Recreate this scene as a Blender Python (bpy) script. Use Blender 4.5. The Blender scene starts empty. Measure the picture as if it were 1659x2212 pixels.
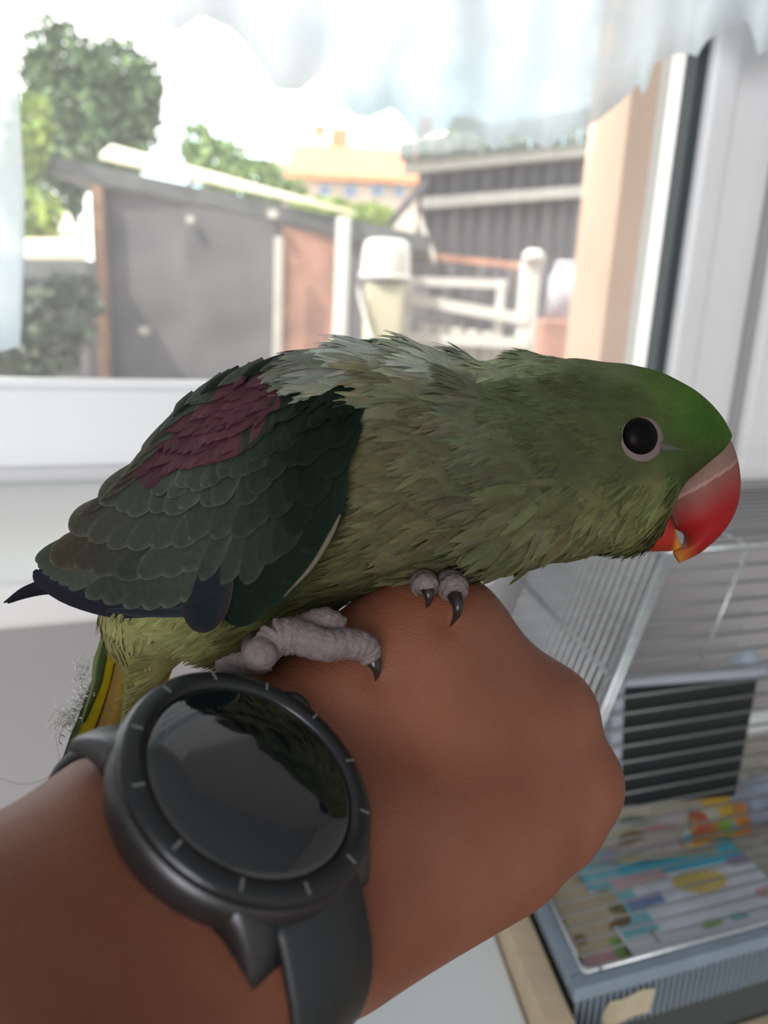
import bpy, bmesh, math, random
import numpy as np
from mathutils import Vector, Matrix
from mathutils.bvhtree import BVHTree
random.seed(7); rng = np.random.default_rng(7)
sc = bpy.context.scene
COL = sc.collection

# ------------------------------------------------------------------ camera
FPX, CX, CY = 1660.0, 829.5, 1106.0          # focal length and centre in pixels of the 1659x2212 frame
PITCH, ROLL = math.radians(14.5), math.radians(3.0)
CAM = np.array([0.0, 0.0, 1.35])
FWD = np.array([0, math.cos(PITCH), -math.sin(PITCH)])
_r0 = np.array([1.0, 0, 0]); _u0 = np.array([0, math.sin(PITCH), math.cos(PITCH)])
RGT = _r0 * math.cos(ROLL) + _u0 * math.sin(ROLL)
UPV = _u0 * math.cos(ROLL) - _r0 * math.sin(ROLL)
cd = bpy.data.cameras.new('camera'); cam = bpy.data.objects.new('camera', cd); COL.objects.link(cam)
m3 = Matrix(((RGT[0], UPV[0], -FWD[0]), (RGT[1], UPV[1], -FWD[1]), (RGT[2], UPV[2], -FWD[2])))
cam.matrix_world = Matrix.Translation(Vector(CAM)) @ m3.to_4x4()
cd.sensor_fit = 'VERTICAL'; cd.sensor_height = 36.0; cd.lens = FPX / 2212 * 36.0
cd.clip_start = 0.01; cd.clip_end = 500
cd.dof.use_dof = True; cd.dof.focus_distance = 0.188; cd.dof.aperture_fstop = 12.0
sc.camera = cam
# ------------------------------------------------------------------ exposure, sky, sun, added fill light
sc.view_settings.view_transform = 'Standard'; sc.view_settings.look = 'None'
sc.view_settings.gamma = 1.0; sc.view_settings.use_curve_mapping = False
sc.view_settings.exposure = 0.35
world = bpy.data.worlds.new('sky'); sc.world = world; world.use_nodes = True
wn = world.node_tree; wn.nodes.clear()
w_out = wn.nodes.new('ShaderNodeOutputWorld'); w_bg = wn.nodes.new('ShaderNodeBackground')
w_co = wn.nodes.new('ShaderNodeTexCoord'); w_no = wn.nodes.new('ShaderNodeTexNoise'); w_rp = wn.nodes.new('ShaderNodeValToRGB')
w_no.inputs['Scale'].default_value = 2.2; w_no.inputs['Detail'].default_value = 4
w_rp.color_ramp.elements[0].position = 0.36; w_rp.color_ramp.elements[0].color = (0.56, 0.86, 1.0, 1)
w_rp.color_ramp.elements[1].position = 0.52; w_rp.color_ramp.elements[1].color = (1.0, 0.97, 0.95, 1)
wn.links.new(w_co.outputs['Generated'], w_no.inputs['Vector']); wn.links.new(w_no.outputs['Fac'], w_rp.inputs['Fac'])
wn.links.new(w_rp.outputs['Color'], w_bg.inputs['Color']); wn.links.new(w_bg.outputs[0], w_out.inputs['Surface'])
w_bg.inputs['Strength'].default_value = 3.1
sd = bpy.data.lights.new('sun', 'SUN'); sun = bpy.data.objects.new('sun', sd); COL.objects.link(sun)
sd.energy = 7.5; sd.angle = math.radians(1.5); sd.color = (1.0, 0.94, 0.84)
sun.rotation_euler = Vector((0.62, 0.42, -0.95)).to_track_quat('-Z', 'Y').to_euler()   # high, from the left and behind the house
# added fill light behind the camera, brightening the room; no window there
ad = bpy.data.lights.new('room_fill_light', 'AREA'); area = bpy.data.objects.new('room_fill_light', ad); COL.objects.link(area)
ad.shape = 'RECTANGLE'; ad.size = 1.3; ad.size_y = 1.3; ad.energy = 46.0; ad.color = (0.98, 0.98, 1.0)
area.location = (-0.4, -2.42, 1.55); area.rotation_euler = Vector((0.14, 1, -0.06)).to_track_quat('-Z', 'Y').to_euler()

# ------------------------------------------------------------------ pixel -> place helpers
def ray(px, py):
    return FWD + (px - CX) / FPX * RGT - (py - CY) / FPX * UPV
def P(px, py, d):                      # point seen at a pixel, d metres along the optical axis
    return CAM + d * ray(px, py)
def C2W(c):                            # camera millimetres (right, up, forward) -> world metres
    c = np.asarray(c, float) * 0.001
    return CAM + c[..., 0:1] * RGT + c[..., 1:2] * UPV + c[..., 2:3] * FWD
def PC(px, py, d):                     # pixel + depth in mm -> camera millimetres
    return np.array([(px - CX) / FPX * d, -(py - CY) / FPX * d, d])
def onplane(px, py, p0, n):
    r = ray(px, py); return CAM + r * (np.dot(np.asarray(p0) - CAM, n) / np.dot(r, n))
def PZ(px, py, z):
    return onplane(px, py, (0, 0, z), np.array([0, 0, 1.0]))
def unit(v):
    v = np.asarray(v, float); return v / np.linalg.norm(v)

# ------------------------------------------------------------------ object helpers
ORG = {}                               # world origin of every parent
def tag(o, label=None, cat=None, group=None, kind=None):
    if label: o['label'] = label
    if cat: o['category'] = cat
    if group: o['group'] = group
    if kind: o['kind'] = kind
    return o
def thing(name, label, cat, loc, group=None):
    o = bpy.data.objects.new(name, None); COL.objects.link(o); o.location = loc
    o.empty_display_size = 0.02; ORG[o] = np.array(loc, float)
    return tag(o, label, cat, group)
def obj(name, V, F, mat, parent=None, smooth=True, org=None, cols=None, uv=None, label=None):
    V = np.asarray(V, float)
    if parent is not None:
        o0 = ORG[parent]; loc = np.zeros(3)
        if org is None: loc = V.mean(0) - o0
        else: loc = np.asarray(org) - o0
        base = o0 + loc
    else:
        base = np.array([*(V[:, :2].min(0) + V[:, :2].max(0)) / 2, V[:, 2].min()]) if org is None else np.asarray(org, float)
        loc = base
    me = bpy.data.meshes.new(name)
    me.from_pydata((V - base).tolist(), [], [tuple(int(i) for i in f) for f in F]); me.update()
    if smooth: me.polygons.foreach_set('use_smooth', [True] * len(me.polygons))
    if mat is not None: me.materials.append(mat)
    if cols is not None:
        ca = me.color_attributes.new('Col', 'FLOAT_COLOR', 'POINT')
        c4 = np.ones((len(V), 4), np.float32); c4[:, :3] = cols
        ca.data.foreach_set('color', c4.ravel())
    o = bpy.data.objects.new(name, me); COL.objects.link(o); o.location = loc
    if parent is not None: o.parent = parent
    ORG[o] = base
    if label: o['label'] = label
    return o
class MB:                              # collects shapes into one mesh
    def __init__(s): s.V = []; s.F = []; s.n = 0; s.C = []
    def add(s, V, F, col=None):
        V = np.asarray(V, float); s.V.append(V); s.F += [tuple(i + s.n for i in f) for f in F]; s.n += len(V)
        if col is not None: s.C.append(np.broadcast_to(np.asarray(col, float), (len(V), 3)))
        return s
    def build(s, name, mat, parent=None, **k):
        return obj(name, np.concatenate(s.V), s.F, mat, parent, cols=np.concatenate(s.C) if s.C else None, **k)
def frame_along(T, ref):
    T = unit(T); a = np.cross(T, ref)
    if np.linalg.norm(a) < 1e-6: a = np.cross(T, np.array([0.3, 0.9, 0.1]))
    a = unit(a); return a, np.cross(a, T)
def tube(pts, rad, seg=8, ref=(0, 0, 1), flat=1.0):
    pts = np.asarray(pts, float); n = len(pts); rad = np.broadcast_to(np.asarray(rad, float), (n,))
    V = []; ref = np.asarray(ref, float)
    for i in range(n):
        T = pts[min(i + 1, n - 1)] - pts[max(i - 1, 0)]
        a, b = frame_along(T, ref)
        for k in range(seg):
            t = 2 * math.pi * k / seg
            V.append(pts[i] + rad[i] * (math.cos(t) * a + flat * math.sin(t) * b))
    F = []
    for i in range(n - 1):
        for k in range(seg):
            k2 = (k + 1) % seg
            F.append((i * seg + k, i * seg + k2, (i + 1) * seg + k2, (i + 1) * seg + k))
    F.append(tuple(range(seg))[::-1]); F.append(tuple((n - 1) * seg + k for k in range(seg)))
    return np.array(V), F
def hexa(c8):                          # 8 corners: bottom loop then top loop
    return np.asarray(c8, float), [(3, 2, 1, 0), (4, 5, 6, 7), (0, 1, 5, 4), (1, 2, 6, 5), (2, 3, 7, 6), (3, 0, 4, 7)]
def abox(o, ex, ey, ez):               # box from a corner and three edge vectors
    o, ex, ey, ez = (np.asarray(v, float) for v in (o, ex, ey, ez))
    return hexa([o, o + ex, o + ex + ey, o + ey, o + ez, o + ex + ez, o + ex + ey + ez, o + ey + ez])
def slab(quad, th):                    # a quad with thickness (th is a vector)
    q = np.asarray(quad, float); return hexa(list(q) + list(q + np.asarray(th)))
def bevel(o, w, seg=2):
    m = o.modifiers.new('bevel', 'BEVEL'); m.width = w; m.segments = seg; m.limit_method = 'ANGLE'; m.angle_limit = math.radians(40)
    for p in o.data.polygons: p.use_smooth = True
    w2 = o.modifiers.new('wn', 'WEIGHTED_NORMAL'); w2.keep_sharp = True
    return o
def catmull(pts, n):
    pts = np.asarray(pts, float); P_ = np.vstack([2 * pts[0] - pts[1], pts, 2 * pts[-1] - pts[-2]])
    out = []
    m = len(pts) - 1
    for k in range(n):
        t = k / (n - 1) * m; i = min(int(t), m - 1); f = t - i
        a, b, c, d = P_[i], P_[i + 1], P_[i + 2], P_[i + 3]
        out.append(0.5 * (2 * b + (c - a) * f + (2 * a - 5 * b + 4 * c - d) * f * f + (3 * b - a - 3 * c + d) * f ** 3))
    return np.array(out)

# ------------------------------------------------------------------ materials
def srgb(r, g, b):
    f = lambda c: (c / 255 / 12.92) if c / 255 <= 0.04045 else ((c / 255 + 0.055) / 1.055) ** 2.4
    return (f(r), f(g), f(b))
def material(name, col=(0.5, 0.5, 0.5), rough=0.6, metal=0.0, var=0.0, vscale=20.0, bump=0.0, bscale=60.0, attr=False,
             stretch=None, sss=0.0, sss_r=(1, 0.3, 0.15), spec=0.5, coat=0.0, trans=0.0, col2=None, sheen=0.0, bdist=0.001, det=6):
    m = bpy.data.materials.new(name); m.use_nodes = True; nt = m.node_tree; b = nt.nodes['Principled BSDF']
    b.inputs['Roughness'].default_value = rough; b.inputs['Metallic'].default_value = metal
    b.inputs['Specular IOR Level'].default_value = spec; b.inputs['Coat Weight'].default_value = coat
    b.inputs['Base Color'].default_value = (*col, 1)
    if sss: b.inputs['Subsurface Weight'].default_value = sss; b.inputs['Subsurface Radius'].default_value = sss_r; b.inputs['Subsurface Scale'].default_value = 0.004
    if sheen: b.inputs['Sheen Weight'].default_value = sheen; b.inputs['Sheen Roughness'].default_value = 0.5
    co = nt.nodes.new('ShaderNodeTexCoord'); vec = co.outputs['Object']
    if stretch is not None:
        mp = nt.nodes.new('ShaderNodeMapping'); mp.inputs['Scale'].default_value = stretch
        nt.links.new(vec, mp.inputs['Vector']); vec = mp.outputs['Vector']
    src = None
    if attr:
        at = nt.nodes.new('ShaderNodeAttribute'); at.attribute_name = 'Col'; src = at.outputs['Color']
    if var or col2 is not None:
        n = nt.nodes.new('ShaderNodeTexNoise'); n.inputs['Scale'].default_value = vscale; n.inputs['Detail'].default_value = det
        nt.links.new(vec, n.inputs['Vector'])
        mx = nt.nodes.new('ShaderNodeMix'); mx.data_type = 'RGBA'
        rp = nt.nodes.new('ShaderNodeMapRange'); rp.inputs[1].default_value = 0.33; rp.inputs[2].default_value = 0.67
        nt.links.new(n.outputs['Fac'], rp.inputs[0]); nt.links.new(rp.outputs[0], mx.inputs['Factor'])
        if col2 is not None:
            mx.inputs[6].default_value = (*col, 1); mx.inputs[7].default_value = (*col2, 1)
        elif attr:
            mx.blend_type = 'MULTIPLY'; mx.inputs[7].default_value = (1 - var,) * 3 + (1,); nt.links.new(src, mx.inputs[6])
        else:
            mx.inputs[6].default_value = (*[c * (1 - var) for c in col], 1); mx.inputs[7].default_value = (*[min(1, c * (1 + var)) for c in col], 1)
        src = mx.outputs[2]
    if src is not None: nt.links.new(src, b.inputs['Base Color'])
    if bump:
        n2 = nt.nodes.new('ShaderNodeTexNoise'); n2.inputs['Scale'].default_value = bscale; n2.inputs['Detail'].default_value = 5
        nt.links.new(vec, n2.inputs['Vector'])
        bp = nt.nodes.new('ShaderNodeBump'); bp.inputs['Strength'].default_value = bump; bp.inputs['Distance'].default_value = bdist
        nt.links.new(n2.outputs['Fac'], bp.inputs['Height']); nt.links.new(bp.outputs['Normal'], b.inputs['Normal'])
    return m
# ================================================================== ROOM
M_wall = material('wall_paint', (0.44, 0.43, 0.435), 0.9, var=0.04, vscale=3, bump=0.15, bscale=200)
M_white = material('white_frame', (0.90, 0.905, 0.91), 0.35, var=0.02, vscale=5)
M_sill = material('sill_white', (0.90, 0.90, 0.89), 0.45, var=0.02, vscale=4)
M_gasket = material('gasket_rubber', (0.045, 0.06, 0.065), 0.6)
M_floor = material('floor_wood', (0.28, 0.19, 0.12), 0.5, var=0.25, vscale=6, stretch=(1, 8, 1))
M_ceil = material('ceiling_paint', (0.55, 0.60, 0.63), 0.9, var=0.03, vscale=2)
M_plaster = material('exterior_plaster', (0.60, 0.41, 0.30), 0.9, var=0.05, vscale=4, det=1)
def struct(o, label=None, cat=None): o['kind'] = 'structure'; return tag(o, label, cat)

YAW = math.radians(22)
WU = np.array([math.cos(YAW), math.sin(YAW), 0.0])         # along the window wall, rightwards
WN = np.array([-math.sin(YAW), math.cos(YAW), 0.0])        # out of the room
W0 = P(0, 840, 0.60)                                       # a point on the inner face of the sash
def PW(px, py, out=0.0):
    return onplane(px, py, W0 + WN * out, WN)
def uz(p): return float(np.dot(p - W0, WU)), float(p[2])
def W(u, z, out=0.0):
    q = W0 + WU * u + WN * out; return np.array([q[0], q[1], z])
def wbox(mb, u0, u1, z0, z1, o0, o1):
    mb.add(*abox(W(u0, z0, o0), WU * (u1 - u0), WN * (o1 - o0), (0, 0, z1 - z0)))
z_pane0 = uz(PW(0, 838))[1]; z_sash0 = uz(PW(0, 1045))[1]
u_gas0 = uz(PW(1486, 420))[0]; u_gas1 = uz(PW(1508, 420))[0]
u_sash1 = uz(PW(1566, 420))[0]
u_left = -0.55; z_top = 2.35
u_frame1 = u_sash1 + 0.075
sill_z = z_sash0
# sill front edge
pf = PZ(0, 1262, sill_z); sill_in = -float(np.dot(pf - W0, WN))
# sash + frame as one window thing
win = bpy.data.objects.new('window_1', None); COL.objects.link(win); win.location = W(0.3, sill_z); ORG[win] = W(0.3, sill_z); win['kind'] = 'structure'
win['label'] = 'white plastic window with a dark rubber gasket'
b = MB(); wbox(b, u_left, u_gas1, z_sash0 + 0.012, z_pane0, 0.0, 0.07); bevel(b.build('sash_rail', M_white, win), 0.004)
b = MB(); wbox(b, u_left, u_sash1, z_top - 0.07, z_top, 0.0, 0.07); bevel(b.build('sash_rail', M_white, win), 0.004)
b = MB(); wbox(b, u_gas1, u_sash1, z_sash0 + 0.012, z_top - 0.07, 0.0, 0.07); bevel(b.build('sash_stile', M_white, win), 0.006)
b = MB(); wbox(b, u_gas0, u_gas1, z_pane0, z_top - 0.07, 0.012, 0.03); b.build('gasket', M_gasket, win, smooth=False)
b = MB(); wbox(b, u_left, u_gas0, z_pane0 - 0.001, z_pane0 + 0.006, 0.012, 0.03); b.build('gasket', M_white, win, smooth=False)
b = MB(); wbox(b, u_sash1, u_frame1, z_sash0, z_top, 0.018, 0.09); bevel(b.build('frame_jamb', M_white, win), 0.004)
b = MB(); wbox(b, u_left - 0.06, u_left, z_sash0, z_top, 0.0, 0.09); bevel(b.build('frame_jamb', M_white, win), 0.004)
b = MB(); wbox(b, u_left, u_frame1, z_sash0 - 0.03, z_sash0 + 0.012, 0.018, 0.09); bevel(b.build('frame_rail', M_white, win), 0.003)
# glass: clear with a thin film of dust that scatters daylight
gm = bpy.data.materials.new('dusty_glass'); gm.use_nodes = True; nt = gm.node_tree; nt.nodes.clear()
o_ = nt.nodes.new('ShaderNodeOutputMaterial'); tr = nt.nodes.new('ShaderNodeBsdfTransparent'); tl = nt.nodes.new('ShaderNodeBsdfTranslucent')
gl = nt.nodes.new('ShaderNodeBsdfGlossy'); gl.inputs['Roughness'].default_value = 0.02
fr = nt.nodes.new('ShaderNodeFresnel'); fr.inputs['IOR'].default_value = 1.3
tr.inputs['Color'].default_value = (0.97, 0.985, 0.98, 1); tl.inputs['Color'].default_value = (0.86, 0.91, 1, 1)
nz = nt.nodes.new('ShaderNodeTexNoise'); nz.inputs['Scale'].default_value = 5; nz.inputs['Detail'].default_value = 1
mr = nt.nodes.new('ShaderNodeMapRange'); mr.inputs[1].default_value = 0.3; mr.inputs[2].default_value = 0.7; mr.inputs[3].default_value = 0.10; mr.inputs[4].default_value = 0.16
m1 = nt.nodes.new('ShaderNodeMixShader'); m2 = nt.nodes.new('ShaderNodeMixShader')
cc = nt.nodes.new('ShaderNodeTexCoord'); nt.links.new(cc.outputs['Object'], nz.inputs['Vector']); nt.links.new(nz.outputs['Fac'], mr.inputs[0])
nt.links.new(mr.outputs[0], m1.inputs[0]); nt.links.new(tr.outputs[0], m1.inputs[1]); nt.links.new(tl.outputs[0], m1.inputs[2])
nt.links.new(fr.outputs[0], m2.inputs[0]); nt.links.new(m1.outputs[0], m2.inputs[1]); nt.links.new(gl.outputs[0], m2.inputs[2]); nt.links.new(m2.outputs[0], o_.inputs['Surface'])
b = MB(); b.add([W(u_left, z_pane0 - .01, .03), W(u_gas1, z_pane0 - .01, .03), W(u_gas1, z_top - .06, .03), W(u_left, z_top - .06, .03)], [(0, 1, 2, 3)])
b.build('pane', gm, win, smooth=False)
# sill board
b = MB(); wbox(b, u_left - 0.25, uz(PW(800, 1150))[0], sill_z - 0.028, sill_z, -sill_in, 0.0)
struct(bevel(b.build('trim_1', M_sill), 0.006, 3), 'white window sill board under the window')
b = MB(); wbox(b, u_frame1 - .004, u_frame1 + .22, sill_z - .03, z_top + .06, -0.014, 0.0); struct(bevel(b.build('trim_3', M_white), .003), 'white casing board on the right side of the window')
# walls
b = MB()
wbox(b, u_left - 2.2, u_left - 0.06, 0, 2.5, 0.0, 0.22); wbox(b, u_frame1, u_frame1 + 1.6, 0, 2.5, 0.0, 0.22)
wbox(b, u_left - 0.06, u_frame1, 0, sill_z - 0.028, 0.0, 0.22); wbox(b, u_left - 0.06, u_frame1, z_top, 2.5, 0.0, 0.22)
struct(b.build('wall_front', M_wall, smooth=False))
b = MB(); b.add(*abox((-2.1, -2.6, -0.1), (4.4, 0, 0), (0, 5.2, 0), (0, 0, 0.1))); struct(b.build('floor', M_floor, smooth=False))
b = MB(); b.add(*abox((-2.1, -2.6, 2.5), (4.4, 0, 0), (0, 5.2, 0), (0, 0, 0.1))); struct(b.build('ceiling', M_ceil, smooth=False))
b = MB(); b.add(*abox((-2.1, -2.6, 0), (0.1, 0, 0), (0, 3.2, 0), (0, 0, 2.5))); struct(b.build('wall_left', M_wall, smooth=False))
b = MB(); b.add(*abox((1.4, -2.6, 0), (0.1, 0, 0), (0, 4.1, 0), (0, 0, 2.5))); struct(b.build('wall_right', material('wall_bounce_pale', (.7, .69, .68), .9, var=.03, vscale=3), smooth=False))  # unseen wall, set close and lightened to bounce light towards the cage
b = MB(); b.add(*abox((-2.1, -2.6, 0), (4.2, 0, 0), (0, 0.1, 0), (0, 0, 2.5))); struct(b.build('wall_back', M_wall, smooth=False))
# ================================================================== FOREARM + FIST (one continuous surface)
def surface_nets(f, lo, h):
    """f: 3D array of signed distances, returns verts, quads"""
    s = f < 0
    nx, ny, nz = f.shape
    corner = [(i, j, k) for i in (0, 1) for j in (0, 1) for k in (0, 1)]
    sl = lambda i, j, k: (slice(i, nx - 1 + i), slice(j, ny - 1 + j), slice(k, nz - 1 + k))
    cnt = sum(s[sl(*c)].astype(np.int8) for c in corner)
    act = (cnt > 0) & (cnt < 8)
    idx = -np.ones(act.shape, np.int64); ids = np.argwhere(act); idx[act] = np.arange(len(ids))
    acc = np.zeros((len(ids), 3)); num = np.zeros(len(ids))
    edges = [(a, b) for a in range(8) for b in range(a + 1, 8) if sum(abs(corner[a][t] - corner[b][t]) for t in range(3)) == 1]
    vals = [f[ids[:, 0] + c[0], ids[:, 1] + c[1], ids[:, 2] + c[2]] for c in corner]
    for a, b in edges:
        va, vb = vals[a], vals[b]; m = (va < 0) != (vb < 0)
        t = np.where(m, va / np.where(m, va - vb, 1), 0)
        p = np.array(corner[a]) + t[:, None] * (np.array(corner[b]) - np.array(corner[a]))
        acc += p * m[:, None]; num += m
    V = (ids + acc / num[:, None]) * h + lo
    Q = []
    for ax in range(3):
        o1, o2 = [(1, 2), (2, 0), (0, 1)][ax]
        s0 = [slice(0, n - 1) for n in f.shape]; s1 = list(s0)
        A = s; sh = list(f.shape)
        i0 = [slice(1, n - 1) for n in sh]; i0[ax] = slice(0, sh[ax] - 1)
        i1 = list(i0); i1[ax] = slice(1, sh[ax])
        a, b_ = A[tuple(i0)], A[tuple(i1)]
        for flip, m in ((False, a & ~b_), (True, ~a & b_)):
            e = np.argwhere(m)
            if not len(e): continue
            for t in range(3):
                if t != ax: e[:, t] += 1
            d1 = np.zeros(3, int); d1[o1] = 1; d2 = np.zeros(3, int); d2[o2] = 1
            q = [idx[tuple((e - d1 - d2).T)], idx[tuple((e - d2).T)], idx[tuple(e.T)], idx[tuple((e - d1).T)]]
            if flip: q = q[::-1]
            Q.append(np.stack(q, 1))
    return V, np.concatenate(Q)
def sd_cone(Pt, a, b, ra, rb):         # capsule with linearly changing radius
    a = np.asarray(a, np.float32); b = np.asarray(b, np.float32); ba = b - a
    t = np.clip(((Pt - a) @ ba) / np.dot(ba, ba), 0, 1)
    return np.linalg.norm(Pt - a - t[..., None] * ba, axis=-1) - (ra + (rb - ra) * t)
def smin(a, b, k):
    h = np.clip(0.5 + 0.5 * (b - a) / k, 0, 1); return b + (a - b) * h - k * h * (1 - h)

nW = unit(np.array([0.507, 0.76, -0.385])); bW = np.array([0.705, -0.64, -0.37]); bW = unit(bW - nW * np.dot(bW, nW))
aW = -np.cross(nW, bW)
WATCH_C = PC(552, 1668, 132.0)                       # centre of the watch glass, camera mm
WR = WATCH_C - nW * 31.0 + bW * 2.5                  # centre of the wrist
K = [PC(1185, 1548, 212), PC(1240, 1690, 206), PC(1196, 1780, 200), PC(1095, 1842, 193)]
nh = unit(np.array([0.5, 0.25, -0.8])); hh = unit(np.array([0.80, -0.08, 0.55]))
prims = []
def cone(a, b, ra, rb, k=9): prims.append((np.asarray(a, float), np.asarray(b, float), ra, rb, k))
# forearm
for s_, rr in ((-1, 0), (1, 0)):
    cone(WR + bW * (10 * s_ + 1), WR - aW * 60 + bW * 12 * s_ + bW * 8 - nW * 2, 19.5, 24, 14)
    cone(WR - aW * 60 + bW * 12 * s_ + bW * 8 - nW * 2, WR - aW * 150 + bW * 12 * s_ + bW * 18 - nW * 6, 24, 34, 14)
    cone(WR - aW * 150 + bW * 12 * s_ + bW * 18 - nW * 6, WR - aW * 250 + bW * (12 * s_ + 30) - nW * 22, 34, 42, 14)
    cone(WR + bW * (10 * s_ + 1), WR + aW * 22 + bW * (12 * s_ + 1) - nW * 1, 19.5, 19.5, 14)
# palm and metacarpals
st = [WR + aW * 18 - bW * 10 + nW * 3, WR + aW * 20 - bW * 1 + nW * 5, WR + aW * 20 + bW * 8 + nW * 4, WR + aW * 18 + bW * 16 + nW * 0]
kr = [11.0, 11.5, 10.8, 10.0]
for i in range(4):
    cone(st[i], K[i], 15, kr[i], 12)
    cone(st[i] - nh * 12, K[i] - nh * 14 - hh * 8, 16, 14, 12)
cone(PC(725, 2020, 164), PC(1075, 1860, 190), 14, 9.5, 12)              # outer edge of the hand
cone(PC(720, 2010, 168) - nh * 10, PC(1060, 1850, 196) - nh * 12, 14, 12, 12)
# web between thumb and index
cone(PC(640, 1560, 172), PC(900, 1380, 193), 14, 13.5, 12)
cone(PC(900, 1380, 193), PC(975, 1362, 203), 13.5, 12.0, 10)
cone(PC(975, 1362, 203), PC(1170, 1528, 212), 12.0, 10.5, 12)
cone(PC(900, 1500, 186), PC(1100, 1560, 202), 13, 10, 12)
# thumb folded behind the fist
t1, t2, t3 = PC(930, 1380, 208), PC(1030, 1460, 240), PC(1000, 1600, 262)
cone(PC(800, 1440, 190), t1, 14, 12.5, 8); cone(t1, t2, 12, 10.5, 6); cone(t2, t3, 10.5, 8.0, 4)
cone(K[0] + nh * 1.0, K[0] + hh * 1.2, 10.8, 10.8, 5); cone(K[1] + nh * 1.0, K[1] + hh * .5, 11.0, 11.0, 5)
# four curled fingers
for i in range(4):
    L = [40, 43, 40, 33][i]; r = [9.8, 10.0, 9.4, 8.4][i]
    p1 = K[i] + unit(-nh * 0.95 + hh * 0.12) * L
    p2 = p1 + unit(-hh * 0.9 - nh * 0.25) * (L * 0.58)
    p3 = p2 + unit(nh * 0.75 - hh * 0.35) * (L * 0.46)
    cone(K[i], p1, kr[i] - 0.6, r, 5); cone(p1, p2, r, r * 0.92, 2.0); cone(p2, p3, r * 0.92, r * 0.8, 2.0)
lo = np.min([np.minimum(a, b) - max(ra, rb) for a, b, ra, rb, k in prims], 0) - 6
hi = np.max([np.maximum(a, b) + max(ra, rb) for a, b, ra, rb, k in prims], 0) + 6
H = 1.5
nn = np.ceil((hi - lo) / H).astype(int)
f = np.full(tuple(nn), 1e3, np.float32)
ax = [lo[i] + H * np.arange(nn[i], dtype=np.float32) for i in range(3)]
for a, b_, ra, rb, k in prims:
    R_ = max(ra, rb) + 26
    i0 = [max(0, int((min(a[t], b_[t]) - R_ - lo[t]) / H)) for t in range(3)]; i1 = [min(nn[t], int((max(a[t], b_[t]) + R_ - lo[t]) / H) + 1) for t in range(3)]
    sub = tuple(slice(i0[t], i1[t]) for t in range(3))
    G = np.stack(np.meshgrid(*[ax[t][sub[t]] for t in range(3)], indexing='ij'), -1).astype(np.float32)
    f[sub] = smin(f[sub], sd_cone(G, a, b_, ra, rb).astype(np.float32), k)
HV, HF = surface_nets(f, lo, H)
def laplace(V, F, it, lam=0.5):
    E = np.concatenate([F[:, [0, 1]], F[:, [1, 2]], F[:, [2, 3]], F[:, [3, 0]]]); E = np.concatenate([E, E[:, ::-1]])
    deg = np.bincount(E[:, 0], minlength=len(V))[:, None]
    for _ in range(it):
        S = np.stack([np.bincount(E[:, 0], V[E[:, 1], t], len(V)) for t in range(3)], 1)
        V = V + lam * (S / np.maximum(deg, 1) - V)
    return V
HV = laplace(HV, HF, 5)
# the claw pressing a dimple into the skin, and small bulges of tendon and bone
def dent(V, c, r, depth, d):
    w = np.exp(-((V - c) ** 2).sum(1) / (r * r)); return V + w[:, None] * depth * np.asarray(d)
def hand_surf(px, py):
    r = PC(px, py, 1.0); 
    q = HV / HV[:, 2:3]; d2 = (q[:, 0] - r[0]) ** 2 + (q[:, 1] - r[1]) ** 2
    m = np.where(d2 < 8e-6)[0]
    if not len(m): m = [int(np.argmin(d2))]
    return float(HV[m, 2].min())
HV = dent(HV, PC(968, 1352, hand_surf(968, 1352)), 4.0, 1.6, (0, 0, 1))
HV = dent(HV, PC(812, 1468, hand_surf(812, 1468)), 3.0, 1.0, (0, 0, 1))
HAND_W = C2W(HV)
# skin material
sk = material('skin', (0.40, 0.185, 0.125), 0.55, spec=0.35, sss=0.12, bump=0.0)
nt = sk.node_tree; bs = nt.nodes['Principled BSDF']; co = nt.nodes.new('ShaderNodeTexCoord')
def nnode(t, **k):
    n = nt.nodes.new(t)
    for a, v in k.items(): setattr(n, a, v)
    return n
n1 = nnode('ShaderNodeTexNoise'); n1.inputs['Scale'].default_value = 38; n1.inputs['Detail'].default_value = 4
r1 = nnode('ShaderNodeValToRGB'); r1.color_ramp.elements[0].position = 0.3; r1.color_ramp.elements[0].color = (0.172, 0.054, 0.027, 1)
r1.color_ramp.elements[1].position = 0.7; r1.color_ramp.elements[1].color = (0.212, 0.079, 0.045, 1)
nt.links.new(co.outputs['Object'], n1.inputs['Vector']); nt.links.new(n1.outputs['Fac'], r1.inputs['Fac'])
v1 = nnode('ShaderNodeTexVoronoi'); v1.inputs['Scale'].default_value = 75; nt.links.new(co.outputs['Object'], v1.inputs['Vector'])
fr1 = nnode('ShaderNodeMapRange'); fr1.inputs[1].default_value = 0.04; fr1.inputs[2].default_value = 0.10; nt.links.new(v1.outputs['Distance'], fr1.inputs[0])
gt = nnode('ShaderNodeMath', operation='GREATER_THAN'); gt.inputs[1].default_value = 0.72
sp = nnode('ShaderNodeSeparateColor'); nt.links.new(v1.outputs['Color'], sp.inputs[0]); nt.links.new(sp.outputs[0], gt.inputs[0])
iv = nnode('ShaderNodeMath', operation='SUBTRACT'); iv.inputs[0].default_value = 1.0; nt.links.new(fr1.outputs[0], iv.inputs[1])
ml = nnode('ShaderNodeMath', operation='MULTIPLY'); nt.links.new(iv.outputs[0], ml.inputs[0]); nt.links.new(gt.outputs[0], ml.inputs[1])
ml2 = nnode('ShaderNodeMath', operation='MULTIPLY'); ml2.inputs[1].default_value = 0.6; nt.links.new(ml.outputs[0], ml2.inputs[0])
mx = nnode('ShaderNodeMix', data_type='RGBA'); mx.inputs[7].default_value = (0.08, 0.026, 0.015, 1)
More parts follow.
